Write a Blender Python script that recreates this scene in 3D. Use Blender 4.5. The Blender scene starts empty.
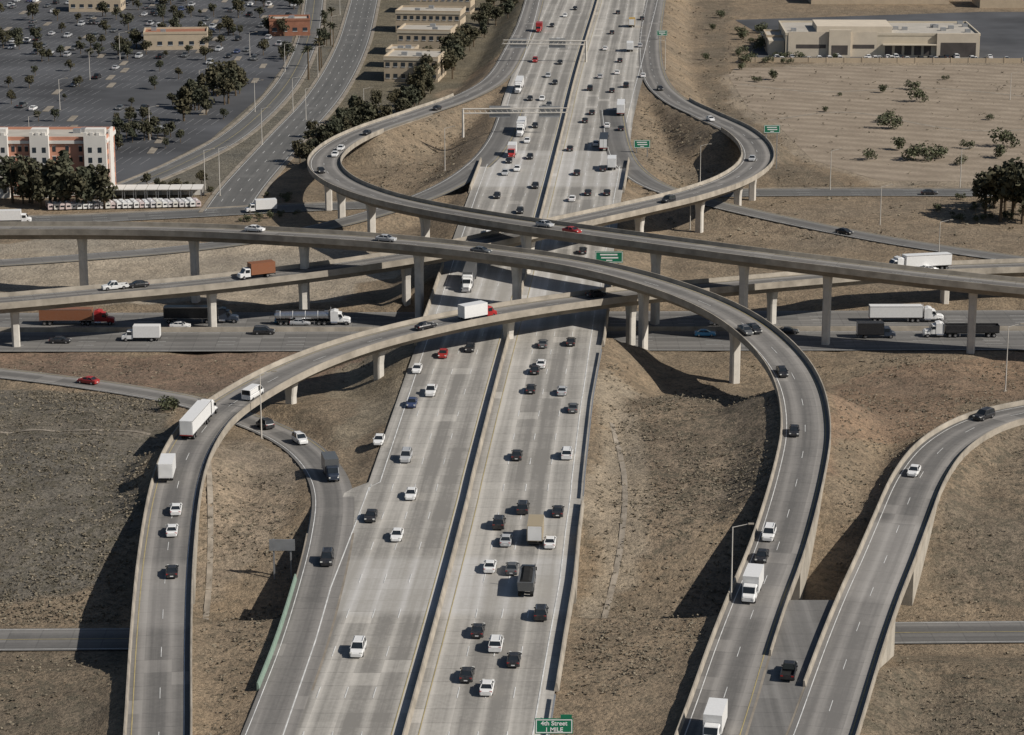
import bpy, math, random
import numpy as np
from mathutils import Vector, Matrix
random.seed(7); rng=np.random.default_rng(7)
sc=bpy.context.scene
# ---------------------------------------------------------------- survey: photo readings rectified to level z (metres)
CH=132.0; TH=math.radians(15); FL=2527.0
def P(u,v,z=0.0):
    dx=(u-512)/FL; dy=(v-367.5)/FL
    t=(CH-z)/(math.sin(TH)+dy*math.cos(TH))
    return np.array([dx*t,(math.cos(TH)-dy*math.sin(TH))*t,z])
# ---------------------------------------------------------------- node helpers
class NT:
    def __init__(s,name,rough=0.85,spec=0.3,metal=0):
        s.m=bpy.data.materials.new(name); s.m.use_nodes=True; s.t=s.m.node_tree
        s.b=s.t.nodes['Principled BSDF']; s.b.inputs['Roughness'].default_value=rough
        s.b.inputs['Specular IOR Level'].default_value=spec; s.b.inputs['Metallic'].default_value=metal
    def n(s,k,**kw):
        nd=s.t.nodes.new(k)
        for a,b in kw.items(): setattr(nd,a,b)
        return nd
    def set(s,sock,val):
        if isinstance(val,bpy.types.NodeSocket): s.t.links.new(val,sock)
        else: sock.default_value=val
    def math(s,op,a,b=None,c=None,clamp=False):
        nd=s.n('ShaderNodeMath',operation=op); nd.use_clamp=clamp
        s.set(nd.inputs[0],a)
        if b is not None: s.set(nd.inputs[1],b)
        if c is not None: s.set(nd.inputs[2],c)
        return nd.outputs[0]
    def noise(s,vec,scale,detail=4,rough=0.6):
        nd=s.n('ShaderNodeTexNoise'); nd.inputs['Scale'].default_value=scale
        nd.inputs['Detail'].default_value=detail; nd.inputs['Roughness'].default_value=rough
        if vec is not None: s.set(nd.inputs['Vector'],vec)
        return nd.outputs['Fac']
    def mix(s,f,a,b,bt='MIX'):
        nd=s.n('ShaderNodeMix',data_type='RGBA',blend_type=bt)
        s.set(nd.inputs[0],f); s.set(nd.inputs[6],a); s.set(nd.inputs[7],b); return nd.outputs[2]
    def rng(s,v,a,b,c,d):
        nd=s.n('ShaderNodeMapRange'); s.set(nd.inputs[0],v)
        for i,x in enumerate((a,b,c,d)): nd.inputs[i+1].default_value=x
        return nd.outputs[0]
    def vec(s,x,y,z=0.0):
        nd=s.n('ShaderNodeCombineXYZ'); s.set(nd.inputs[0],x); s.set(nd.inputs[1],y); s.set(nd.inputs[2],z); return nd.outputs[0]
    def color(s,c): s.set(s.b.inputs['Base Color'],c)
    def bump(s,h,st=0.5,dist=0.3):
        nd=s.n('ShaderNodeBump'); nd.inputs['Strength'].default_value=st; nd.inputs['Distance'].default_value=dist
        s.set(nd.inputs['Height'],h); s.t.links.new(nd.outputs[0],s.b.inputs['Normal'])
def c4(c): return (c[0],c[1],c[2],1.0)
def simple(name,c,rough=0.8,spec=0.3,metal=0,var=0.2,scale=0.6,detail=3):
    k=NT(name,rough,spec,metal)
    g=k.n('ShaderNodeNewGeometry').outputs['Position']
    f=k.rng(k.noise(g,scale,detail),0.3,0.7,0,1)
    k.color(k.mix(f,c4([x*(1-var) for x in c]),c4([min(1,x*(1+var)) for x in c]))); return k.m
def pavement(name,c1,c2,lane0,lanew,wheel=0.25,slab=0.25,joint=4.6,longlen=40.0):
    k=NT(name,0.9,0.2)
    uv=k.n('ShaderNodeUVMap').outputs[0]; sp=k.n('ShaderNodeSeparateXYZ'); k.set(sp.inputs[0],uv)
    x,y=sp.outputs[0],sp.outputs[1]
    g=k.n('ShaderNodeNewGeometry').outputs['Position']
    st=k.noise(k.vec(k.math('MULTIPLY',x,0.9),k.math('MULTIPLY',y,0.012)),1.0,4,0.65)
    bl=k.noise(g,0.05,3); fi=k.noise(g,1.3,3,0.7)
    lx=k.math('DIVIDE',k.math('SUBTRACT',x,lane0),lanew)
    wh=k.math('MULTIPLY',k.math('COSINE',k.math('MULTIPLY',lx,2*math.pi)),-0.5*wheel)
    w2=k.math('MULTIPLY',k.math('COSINE',k.math('MULTIPLY',lx,4*math.pi)),-0.22*wheel)
    wn=k.n('ShaderNodeTexWhiteNoise'); wn.noise_dimensions='2D'
    k.set(wn.inputs['Vector'],k.vec(k.math('FLOOR',lx),k.math('FLOOR',k.math('DIVIDE',y,longlen))))
    sl=k.math('MULTIPLY',k.math('SUBTRACT',wn.outputs['Value'],0.5),slab*.7)
    wm=k.n('ShaderNodeTexWhiteNoise'); wm.noise_dimensions='2D'
    k.set(wm.inputs['Vector'],k.vec(k.math('ADD',k.math('FLOOR',lx),17.0),k.math('FLOOR',k.math('DIVIDE',y,joint))))
    sm=k.math('MULTIPLY',k.math('SUBTRACT',wm.outputs['Value'],0.5),slab*.5)
    rp=k.math('MULTIPLY',k.math('GREATER_THAN',wm.outputs['Value'],0.975),-0.45)
    wl=k.n('ShaderNodeTexWhiteNoise'); wl.noise_dimensions='1D'; k.set(wl.inputs['W'],k.math('ADD',k.math('FLOOR',lx),3.3))
    lv=k.math('MULTIPLY',k.math('SUBTRACT',wl.outputs['Value'],0.5),slab*1.5)
    jt=k.math('MULTIPLY',k.math('LESS_THAN',k.math('FRACT',k.math('DIVIDE',y,joint)),0.04),0.3)
    f=k.math('ADD',k.math('MULTIPLY',k.rng(st,0.25,0.75,0,1),0.65),k.math('MULTIPLY',k.rng(bl,0.3,0.7,0,1),0.25))
    f=k.math('ADD',f,k.math('MULTIPLY',k.rng(fi,0.3,0.7,0,1),0.22))
    for q_ in (wh,w2,sl,lv,sm,rp): f=k.math('ADD',f,q_)
    f=k.math('ADD',f,jt,clamp=True)
    col=k.mix(f,c4(c1),c4(c2))
    at=k.n('ShaderNodeAttribute',attribute_name='tone')
    pale=k.mix(f,c4([min(.56,x*1.25+0.03) for x in c1]),c4([min(.5,x*.85+0.02) for x in c1]))
    k.color(k.mix(at.outputs['Fac'],col,pale)); return k.m
M_I15=pavement('freeway_concrete',(.50,.475,.43),(.215,.205,.187),1.8,3.65,0.48,0.36)
M_RAMP=pavement('ramp_pavement',(.28,.265,.245),(.13,.125,.118),1.8,3.65,0.5,0.22)
M_I10=pavement('worn_asphalt',(.22,.212,.20),(.115,.112,.107),1.8,3.65,0.3,0.25)
M_ST=pavement('street_asphalt',(.17,.167,.16),(.10,.10,.097),1.8,3.65,0.2,0.2)
M_CONC=simple('barrier_concrete',(.33,.295,.245),.9,.2,0,.25,.35)
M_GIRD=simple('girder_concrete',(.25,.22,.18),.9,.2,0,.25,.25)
M_WALL=simple('retaining_wall_concrete',(.36,.33,.28),.9,.2,0,.2,.3)
M_COL=simple('column_concrete',(.56,.53,.48),.9,.2,0,.12,.5)
M_WHITE=simple('white_lane_paint',(.62,.62,.60),.7,.3,0,.25,.6)
M_FADE=simple('faded_stall_paint',(.27,.27,.27),.7,.3,0,.3,.1)
M_YEL=simple('yellow_lane_paint',(.40,.33,.16),.7,.3,0,.2,.6)
M_STEEL=simple('galvanised_steel',(.38,.39,.40),.5,.5,.6,.1,1)
M_GREEN=simple('sign_green',(.01,.17,.09),.5,.4,0,.05,1)
M_SWHITE=simple('sign_white',(.8,.8,.8),.5,.4,0,.03,1)
M_GFENCE=simple('green_parapet',(.20,.27,.22),.8,.3,0,.15,1)
M_TRACK=simple('dirt_track_soil',(.275,.24,.195),.95,.1,0,.3,.4)
# ---------------------------------------------------------------- mesh helpers
def mesh_obj(name,V,Fc,mats,fm=None,smooth=False,uv=None,parent=None,tone=None):
    me=bpy.data.meshes.new(name); me.from_pydata([tuple(map(float,v)) for v in V],[],[tuple(f) for f in Fc])
    for m in mats: me.materials.append(m)
    if fm is not None: me.polygons.foreach_set('material_index',np.array(fm,dtype=np.int32))
    if uv is not None:
        l=me.uv_layers.new(name='UVMap'); vi=np.zeros(len(me.loops),dtype=np.int32); me.loops.foreach_get('vertex_index',vi)
        l.data.foreach_set('uv',np.asarray(uv,dtype=np.float32)[vi].ravel())
    if tone is not None:
        a=me.attributes.new('tone','FLOAT','POINT'); a.data.foreach_set('value',np.asarray(tone,dtype=np.float32))
    if smooth: me.shade_smooth()
    me.update(); ob=bpy.data.objects.new(name,me); sc.collection.objects.link(ob)
    if parent: ob.parent=parent
    return ob
def empty(name,loc=(0,0,0),yaw=0):
    e=bpy.data.objects.new(name,None); e.location=loc; e.rotation_euler=(0,0,yaw); e.empty_display_size=2
    sc.collection.objects.link(e); return e
class MB:
    def __init__(s): s.V=[];s.F=[];s.M=[]
    def box(s,x0,x1,y0,y1,z0,z1,m=0):
        b=len(s.V); s.V+=[(x0,y0,z0),(x1,y0,z0),(x1,y1,z0),(x0,y1,z0),(x0,y0,z1),(x1,y0,z1),(x1,y1,z1),(x0,y1,z1)]
        for f in ((0,3,2,1),(4,5,6,7),(0,1,5,4),(1,2,6,5),(2,3,7,6),(3,0,4,7)): s.F.append([b+i for i in f]); s.M.append(m)
    def loft(s,rings,m=0,caps=True,mm=None):
        b=len(s.V); n=len(rings[0])
        for r in rings: s.V+=list(r)
        for i in range(len(rings)-1):
            for j in range(n):
                k=(j+1)%n; s.F.append([b+i*n+j,b+i*n+k,b+(i+1)*n+k,b+(i+1)*n+j]); s.M.append(mm[j] if mm else m)
        if caps:
            s.F.append([b+j for j in range(n)][::-1]); s.M.append(m); s.F.append([b+(len(rings)-1)*n+j for j in range(n)]); s.M.append(m)
    def cylx(s,x0,x1,y,z,r,m,n=12):
        s.loft([[(x,y+r*math.cos(2*math.pi*j/n),z+r*math.sin(2*math.pi*j/n)) for j in range(n)] for x in (x0,x1)],m)
    def cyly(s,y0,y1,x,z,r,m,n=14):
        s.loft([[(x+r*math.cos(2*math.pi*j/n),y,z+r*math.sin(2*math.pi*j/n)) for j in range(n)] for y in (y0,y1)],m)
    def tube(s,p,q,r0,r1,m=0,n=6):
        p=Vector(p);q=Vector(q);d=(q-p).normalized();a=d.orthogonal().normalized();c=d.cross(a)
        s.loft([[tuple(o+(a*math.cos(2*math.pi*j/n)+c*math.sin(2*math.pi*j/n))*r) for j in range(n)] for o,r in((p,r0),(q,r1))],m)
    def obj(s,name,mats,parent=None,smooth=False): return mesh_obj(name,s.V,s.F,mats,s.M,smooth,parent=parent)
    def mesh(s,name,mats):
        me=bpy.data.meshes.new(name); me.from_pydata([tuple(map(float,v)) for v in s.V],[],s.F)
        for m in mats: me.materials.append(m)
        me.polygons.foreach_set('material_index',np.array(s.M,dtype=np.int32)); me.update(); return me
# ---------------------------------------------------------------- roads
def catmull(C,step=3.0):
    C=np.asarray(C,float); C=np.vstack([2*C[0]-C[1],C,2*C[-1]-C[-2]]); out=[]
    for i in range(1,len(C)-2):
        p0,p1,p2,p3=C[i-1],C[i],C[i+1],C[i+2]
        for t in np.linspace(0,1,14,endpoint=False):
            out.append(0.5*((2*p1)+(p2-p0)*t+(2*p0-5*p1+4*p2-p3)*t*t+(3*p1-p0-3*p2+p3)*t**3))
    out.append(C[-2]); out=np.array(out)
    s=np.r_[0,np.cumsum(np.linalg.norm(np.diff(out[:,:2],axis=0),axis=1))]
    n=max(2,int(s[-1]/step)); q=np.linspace(0,s[-1],n+1)
    out=np.stack([np.interp(q,s,out[:,k]) for k in range(3)],1)
    for _ in range(3): out[1:-1]=0.25*out[:-2]+0.5*out[1:-1]+0.25*out[2:]
    return out
class Road:
    def __init__(s,ctrl,w,step=3.0):
        s.C=np.array([P(*c) for c in ctrl]); s.p=catmull(s.C,step); s.w=w
        t=np.gradient(s.p,axis=0); s.t3=t/np.linalg.norm(t,axis=1)[:,None]
        th=t[:,:2]/np.linalg.norm(t[:,:2],axis=1)[:,None]; s.t=th; s.n=np.stack([th[:,1],-th[:,0]],1)
        s.s=np.r_[0,np.cumsum(np.linalg.norm(np.diff(s.p[:,:2],axis=0),axis=1))]
    def idx(s,k):
        if k is None: return len(s.p)-1
        c=s.C[k]; return int(np.argmin(((s.p[:,:2]-c[:2])**2).sum(1)))
    def off(s,lat,dz): 
        return np.c_[s.p[:,0]+s.n[:,0]*lat, s.p[:,1]+s.n[:,1]*lat, s.p[:,2]+dz]
    def near(s,x,y): return int(np.argmin((s.p[:,0]-x)**2+(s.p[:,1]-y)**2))
def ribbon(name,r,mat,dz=0,parent=None,tone=None,wl=None,wr=None):
    wl=wl or r.w; wr=wr or r.w; n=len(r.p); lats=np.linspace(-wl,wr,5); V=[];UV=[];T=[]
    for l in lats:
        V.append(r.off(l,dz)); UV.append(np.c_[np.full(n,l+r.w),r.s]); T.append(np.zeros(n) if tone is None else tone)
    V=np.vstack(V);UV=np.vstack(UV);T=np.hstack(T)
    Fc=[(k*n+i,(k+1)*n+i,(k+1)*n+i+1,k*n+i+1) for k in range(4) for i in range(n-1)]
    return mesh_obj(name,V,Fc,[mat],uv=UV,parent=parent,tone=T)
def sweep(name,r,prof,i0,i1,mat,parent=None):
    n=i1-i0+1; m=len(prof)
    if n<2: return
    V=np.vstack([r.off(l,d)[i0:i1+1] for l,d in prof])
    Fc=[(j*n+i,j*n+i+1,((j+1)%m)*n+i+1,((j+1)%m)*n+i) for j in range(m) for i in range(n-1)]
    Fc.append([j*n for j in range(m)]); Fc.append([j*n+n-1 for j in range(m)][::-1])
    return mesh_obj(name,V,Fc,[mat],parent=parent)
def stripes(name,r,specs,parent=None,dz=0.03,i0=0,i1=None):
    V=[];Fc=[];fm=[]
    fine=np.arange(r.s[i0],r.s[i1 if i1 is not None else -1],2.4)
    def at(s,lat):
        x=np.interp(s,r.s,r.p[:,0]);y=np.interp(s,r.s,r.p[:,1]);z=np.interp(s,r.s,r.p[:,2])
        nx=np.interp(s,r.s,r.n[:,0]);ny=np.interp(s,r.s,r.n[:,1]); return (x+nx*lat,y+ny*lat,z+dz)
    for lat,w,mi,dash in specs:
        if dash:
            for s0 in np.arange(fine[0],fine[-1]-5,14.6):
                b=len(V); V+=[at(s0,lat-w/2),at(s0,lat+w/2),at(s0+3.7,lat+w/2),at(s0+3.7,lat-w/2)]; Fc.append((b,b+1,b+2,b+3)); fm.append(mi)
        else:
            b=len(V)
            for s0 in fine: V+=[at(s0,lat-w/2),at(s0,lat+w/2)]
            for i in range(len(fine)-1): Fc.append((b+2*i,b+2*i+1,b+2*i+3,b+2*i+2)); fm.append(mi)
    return mesh_obj(name,V,Fc,[M_WHITE,M_YEL],fm,parent=parent)
RA=Road([(-140,226,13.5),(-60,228,14),(0,229,14.5),(100,229,15.5),(200,231,16.5),(300,236,17.3),(400,243,17.5),(500,254,17.2),(580,266,16.5),(650,283,15.5),(710,305,13.8),(750,328,12.3),(782,358,10.8),(800,390,9.5),(806,430,8.5),(800,470,8),(787,520,7.2),(774,560,6.7),(758,600,6.5),(740,650,6.5),(724,700,6.5),(712,735,6.5),(690,800,6.5),(655,900,6.5),(600,1050,6.5)],4.0)
RB=Road([(130,1050,6.5),(145,900,6.5),(154,800,6.5),(158,735,6.5),(161,640,6.5),(166,560,6.5),(176,490,7),(190,450,7.5),(213,418,8.2),(250,392,9),(300,366,9.8),(360,344,10.8),(430,326,11.6),(490,314,11.9),(560,303,11.6),(640,293,10.8),(720,286,10),(800,279,9),(900,271,8),(1024,266,7),(1140,263,6)],3.9)
RC=Road([(548,-60,6.04),(532,10,6.04),(515,50,6.04),(497,78,6.04),(465,97,6.1),(420,113,6.6),(370,130,7.5),(338,146,8.5),(324,163,9.5),(337,180,10.5),(375,196,12),(430,209,14),(500,221,16.2),(570,231,17.5),(650,242,17.9),(740,254,17.8),(829,265,17),(920,276,16),(1024,287,15),(1140,298,14)],4.2)
RD=Road([(668,-60,6.04),(654,10,6.04),(650,50,6.04),(656,80,6.04),(675,100,6.3),(705,115,7),(737,130,8),(755,146,8.6),(756,163,9),(733,180,9.6),(690,195,10.5),(640,207,11.5),(590,218,12.3),(540,229,12.6),(480,243,12.3),(420,255,11.5),(350,266,10.6),(280,275,10),(200,284,10),(100,293,10),(0,302,9.7),(-120,311,9.2)],4.2)
RE=Road([(1150,392,6.5),(1024,413,6.5),(980,425,6.5),(943,448,6.5),(919,480,6.5),(902,520,6.5),(886,560,6.5),(871,595,6.5),(854,640,6.5),(837,690,6.5),(822,735,6.5),(797,800,6.5),(757,900,6.5),(700,1050,6.5)],4.1)
RF=Road([(-100,363,1),(0,373,1),(90,384,1),(180,399,1.4),(240,417,2),(290,439,3.3),(320,465,5),(333,495,6),(330,535,6.04),(320,580,6.04),(303,640,6.04),(285,690,6.04),(268,735,6.04),(242,800,6.04),(206,900,6.04),(152,1050,6.04)],3.4)
G1=Road([(612,110,6.05),(618,145,6.05),(630,168,6),(660,188,5),(720,205,3),(800,223,1.5),(900,242,1),(1024,260,1),(1150,276,1)],3.8)
G2=Road([(512,110,6.05),(500,140,6.05),(478,166,6),(440,190,5),(380,212,3),(300,232,1.6),(200,247,1),(100,256,1),(0,263,1),(-120,270,1)],3.8)
T1=Road([(-200,342,0),(100,342,0),(512,341,0),(800,341,0),(1250,340,0)],8.2)
T2=Road([(-200,322,0),(100,322,0),(512,321,0),(800,320,0),(1250,319,0)],8.2)
S1=Road([(-250,222,0),(0,221,0),(150,216,0),(300,208,0),(500,200,0),(750,193,0),(1024,193,0),(1250,194,0)],5)
S2=Road([(-250,641,0),(0,640,0),(512,636,0),(1024,632,0),(1250,630,0)],4.4)
R1=Road([(378,-60,0.02),(362,10,0.02),(350,50,0.02),(325,95,0.02),(285,140,0.02),(245,185,0.02),(225,213,0.02)],6)
R2=Road([(318,-40,0.02),(312,20,0.02),(300,60,0.02),(278,95,0.02),(235,135,0.02),(180,165,0.02),(120,190,0.02)],4)
YS2=P(512,636,0)[1]
# I-15: median line with varying carriageway widths, level 6 m
Z15=6.0
TAB=[(1050,154,320,500),(900,208,361,522),(735,268,405,548),(640,302,431,563),(580,320,447,573),(530,332,460,578),(490,345,470,583),(484,368,471,583),(400,397,492,592),(340,418,508,603),(300,432,519,608),(250,449,532,614),(200,467,545,621),(160,482,555,628),(120,497,565,633),(90,506,572,640),(60,518,580,648),(30,527,589,655),(0,535,598,662),(-60,550,614,676),(-110,560,626,686)]
ML=np.array([P(t[2],t[0],Z15) for t in TAB]); LL=np.array([P(t[1],t[0],Z15) for t in TAB]); RR=np.array([P(t[3],t[0],Z15) for t in TAB])
md=catmull(ML,3.0)
def MX(y): return np.interp(y,md[:,1],md[:,0])
def WL(y): return np.interp(y,ML[:,1],ML[:,0]-LL[:,0])
def WR(y): return np.interp(y,ML[:,1],RR[:,0]-ML[:,0])
I=Road([(512,400,Z15),(512,300,Z15)],17); ys=np.arange(ML[0,1],ML[-1,1],3.0)
I.p=np.c_[MX(ys),ys,np.full(len(ys),Z15)]; t=np.gradient(I.p,axis=0); I.t3=t/np.linalg.norm(t,axis=1)[:,None]; I.t=I.t3[:,:2]; I.n=np.stack([I.t[:,1],-I.t[:,0]],1)
I.s=np.r_[0,np.cumsum(np.linalg.norm(np.diff(I.p[:,:2],axis=0),axis=1))]
# ---------------------------------------------------------------- terrain
XB=P(161,640,6.5)[0]; XE=P(860,640,6.5)[0]
def dist(r,x,y,i0=0,i1=None):
    pts=r.p[i0:(i1+1) if i1 is not None else None]; D=np.empty(len(x),np.float32);Z=np.empty(len(x),np.float32)
    px=pts[:,0].astype(np.float32);py=pts[:,1].astype(np.float32)
    for a in range(0,len(x),20000):
        q=(x[a:a+20000,None]-px)**2+(y[a:a+20000,None]-py)**2; k=q.argmin(1)
        D[a:a+20000]=np.sqrt(q[np.arange(len(k)),k]); Z[a:a+20000]=pts[k,2]
    return D,Z
def sst(a,b,x): t=np.clip((x-a)/(b-a),0,1); return t*t*(3-2*t)
def wav(x,y,s,k):
    r=np.random.default_rng(k); o=0
    for i in range(7):
        a=r.uniform(0,6.28); f=s*r.uniform(.6,1.8); o=o+np.sin((x*math.cos(a)+y*math.sin(a))*f+r.uniform(0,6.28)+1.3*np.sin((y*math.cos(a)-x*math.sin(a))*f*.7))
    return o/7
def terrain(x,y):
    x=np.asarray(x,np.float32);y=np.asarray(y,np.float32)
    z=4.2*sst(478,445,y)*(1)
    nz=0.9*wav(x,y,.09,1)+.55*wav(x,y,.22,2)+.35*wav(x,y,.6,3)
    z=z+nz*sst(620,560,y)
    # south of the lower street the ground between the ramps stands as a berm
    bm=sst(XB-1,XB+3,x)*sst(XE+1,XE-3,x)*(y<YS2); z=np.where(bm>0,np.maximum(z,bm*(5.45+.15*nz)),z)
    z=np.where(bm>.5,np.minimum(z,5.75),z)
    clear=np.full(len(x),1e3,np.float32)
    d=np.maximum(np.maximum(x-(MX(y)+WR(y)),(MX(y)-WL(y))-x),0); clear=np.minimum(clear,d)
    f=Z15-.3-np.maximum(0,d-1.0)*.5; z=np.maximum(z,f+.3*nz*sst(2,8,d))
    def fill(r,i0,i1,sl=.5):
        nonlocal z,clear
        d,zr=dist(r,x,y,i0,i1); f=zr-.3-np.maximum(0,d-r.w-1.0)*sl; z=np.maximum(z,f+.3*nz*sst(2,8,d-r.w))
    fill(RA,RA.idx(13),None); fill(RB,0,RB.idx(7)); fill(RC,0,RC.idx(6),.6); fill(RD,0,RD.idx(6),.6); fill(RE,0,None)
    for r in (G1,G2,RF):
        d,zr=dist(r,x,y); z=np.maximum(z,zr-.2-np.maximum(0,d-r.w-1)*.5); z=np.minimum(z,zr-.2+np.maximum(0,d-r.w-1.5)*.6); clear=np.minimum(clear,d-r.w)
    for r,e,sl in ((T1,3,.75),(T2,3,.75),(S1,2,.8)):
        d,zr=dist(r,x,y); z=np.minimum(z,zr-.12+np.maximum(0,d-r.w-e)*sl); clear=np.minimum(clear,d-r.w)
    d,zr=dist(S2,x,y); dn=np.maximum(0,d-S2.w-4.0); ds=np.maximum(0,d-S2.w-.7)
    south=np.where(bm>.3,2.8*ds,.30*dn)
    z=np.minimum(z,zr-.12+np.where(y>YS2,.10*dn+.0022*dn*dn,south)+.12*nz*sst(0,6,dn)*(bm<.3)); clear=np.minimum(clear,d-S2.w)
    for r in (RA,RB,RC,RD,RE,R1,R2):
        d,_=dist(r,x,y); clear=np.minimum(clear,d-r.w)
    return z,clear
def axis(parts):
    o=[]
    for a,b,s in parts: o+=list(np.arange(a,b,s))
    return np.array(o+[parts[-1][1]])
gx=axis([(-6000,-1000,1000),(-1000,-330,60),(-330,-240,6),(-240,240,1.9),(240,330,6),(330,1000,60),(1000,6000,1000)])
gy=axis([(-3000,0,600),(0,280,40),(280,YS2-12,1.7),(YS2-12,YS2,.8),(YS2,620,1.7),(620,760,2.4),(760,1250,4),(1250,2000,60),(2000,9000,1000)])
GX,GY=np.meshgrid(gx,gy); fx=GX.ravel();fy=GY.ravel(); Z,CL=terrain(fx,fy)
def inpoly(x,y,poly):
    pts=[P(u,v,0)[:2] for u,v in poly]; ins=np.zeros(len(x),bool); n=len(pts)
    for i in range(n):
        (x1,y1),(x2,y2)=pts[i],pts[(i+1)%n]
        if y1==y2: continue
        c=((y1>y)!=(y2>y))&(x<(x2-x1)*(y-y1)/(y2-y1)+x1); ins^=c
    return ins
base=np.tile(np.array([.255,.205,.15]),(len(fx),1)); veg=np.full(len(fx),.5)
def paint(poly,col,j=3.0,mixf=1.0,vg=None):
    jx=fx+j*wav(fx,fy,.12,11)*2; jy=fy+2*j*wav(fx,fy,.1,12)*2
    m=inpoly(jx,jy,poly); base[m]=base[m]*(1-mixf)+np.array(col)*mixf
    if vg is not None: veg[m]=vg
SAND=[(722,70),(870,60),(1100,58),(1100,188),(880,186),(800,160),(765,125),(735,110)]
paint([(-200,-100),(420,-100),(350,80),(250,195),(-200,195)],(.17,.16,.135))
paint([(400,-100),(560,-100),(520,60),(380,120),(300,170),(310,120)],(.18,.16,.12),vg=.8)
paint(SAND,(.30,.255,.20),1.5,vg=.1)
paint([(700,0),(730,0),(722,90),(800,165),(860,190),(780,188),(735,130),(705,90)],(.20,.165,.125),2,.8,.8)
paint([(-200,235),(330,240),(420,262),(330,300),(-200,312)],(.34,.30,.245),4,vg=.2)
paint([(640,205),(1100,200),(1100,258),(820,250),(640,235)],(.265,.215,.16),4,vg=.5)
paint([(-200,345),(440,345),(300,380),(180,395),(-200,366)],(.23,.17,.13),3,vg=.6)
paint([(-200,385),(160,405),(170,440),(140,560),(100,600),(-200,625)],(.185,.168,.142),3,vg=1)
paint([(620,400),(790,390),(780,480),(700,590),(590,590),(600,470)],(.245,.20,.152),4,vg=1)
paint([(600,390),(640,400),(640,600),(590,640),(590,500)],(.34,.30,.24),3,.6,.3)
paint([(830,380),(1100,330),(1100,385),(880,470),(820,520)],(.25,.185,.135),3,vg=.5)
paint([(930,470),(1100,420),(1100,620),(940,610)],(.225,.185,.14),3,vg=.9)
paint([(890,640),(1100,640),(1100,800),(850,800)],(.205,.17,.128),3,vg=.9)
paint([(-200,650),(110,640),(120,800),(-200,800)],(.20,.165,.125),3,vg=.9)
paint([(190,460),(300,480),(290,560),(190,620)],(.295,.245,.19),3,vg=.6)
paint([(330,370),(430,350),(400,440),(350,480)],(.27,.235,.18),3,.8,.5)
nr,nc=GX.shape
me=bpy.data.meshes.new('ground')
idx=np.arange(nr*nc).reshape(nr,nc); q=np.stack([idx[:-1,:-1],idx[:-1,1:],idx[1:,1:],idx[1:,:-1]],-1).reshape(-1,4)
me.vertices.add(nr*nc); me.vertices.foreach_set('co',np.c_[fx,fy,Z].astype(np.float32).ravel())
me.loops.add(q.size); me.loops.foreach_set('vertex_index',q.ravel().astype(np.int32))
me.polygons.add(len(q)); me.polygons.foreach_set('loop_start',np.arange(0,q.size,4,dtype=np.int32)); me.polygons.foreach_set('loop_total',np.full(len(q),4,dtype=np.int32))
ca=me.attributes.new('Col','FLOAT_COLOR','POINT'); ca.data.foreach_set('color',np.c_[base,np.ones(len(fx))].astype(np.float32).ravel())
ca=me.attributes.new('veg','FLOAT','POINT'); ca.data.foreach_set('value',veg.astype(np.float32))
me.update(calc_edges=True); me.shade_smooth()
k=NT('dry_ground',.95,.1); g=k.n('ShaderNodeNewGeometry').outputs['Position']
at=k.n('ShaderNodeAttribute',attribute_name='Col').outputs['Color']; vg=k.n('ShaderNodeAttribute',attribute_name='veg').outputs['Fac']
n1=k.noise(g,.035,3,.6);n2=k.noise(g,.14,4,.7);n3=k.noise(g,1.5,4,.8);n5=k.noise(g,.4,4,.8)
c=k.mix(k.rng(n1,.35,.65,0,.8),at,k.mix(1.0,at,(1.36,1.28,1.18,1),'MULTIPLY'))
c=k.mix(k.rng(n2,.42,.6,0,.85),c,k.mix(1.0,c,(.68,.69,.71,1),'MULTIPLY'))
c=k.mix(k.rng(n3,.56,.46,0,.5),c,k.mix(1.0,c,(1.3,1.28,1.22,1),'MULTIPLY'))
c=k.mix(k.math('MULTIPLY',k.rng(n3,.5,.62,0,1),k.rng(vg,0,1,.35,.95)),c,k.mix(1.0,c,(.50,.51,.50,1),'MULTIPLY'))
c=k.mix(k.math('MULTIPLY',k.math('MULTIPLY',k.rng(n5,.48,.6,0,1),vg),.8),c,(.12,.108,.08,1))
k.color(c); k.bump(k.math('ADD',n3,k.math('MULTIPLY',n2,2.0)),.9,.6)
me.materials.append(k.m); sc.collection.objects.link(bpy.data.objects.new('ground',me))
for cc in ([(-60,437),(60,437),(120,438),(152,440)],[(208,468),(211,520),(209,570),(203,612)],[(612,430),(624,480),(622,540),(604,600)]):
    r=Road([(u,v,3) for u,v in cc],.45,1.5)
    n_=len(r.p); Vv=[]
    for l in (-.45,.45):
        o=r.off(l,0); zz,_=terrain(o[:,0],o[:,1]); o[:,2]=zz+.08+.10*np.sin(r.s*1.1+l)*np.sin(r.s*.37); Vv.append(o)
    mesh_obj('dirt_track',np.vstack(Vv),[(i,n_+i,n_+i+1,i+1) for i in range(n_-1)],[M_TRACK])
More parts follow.
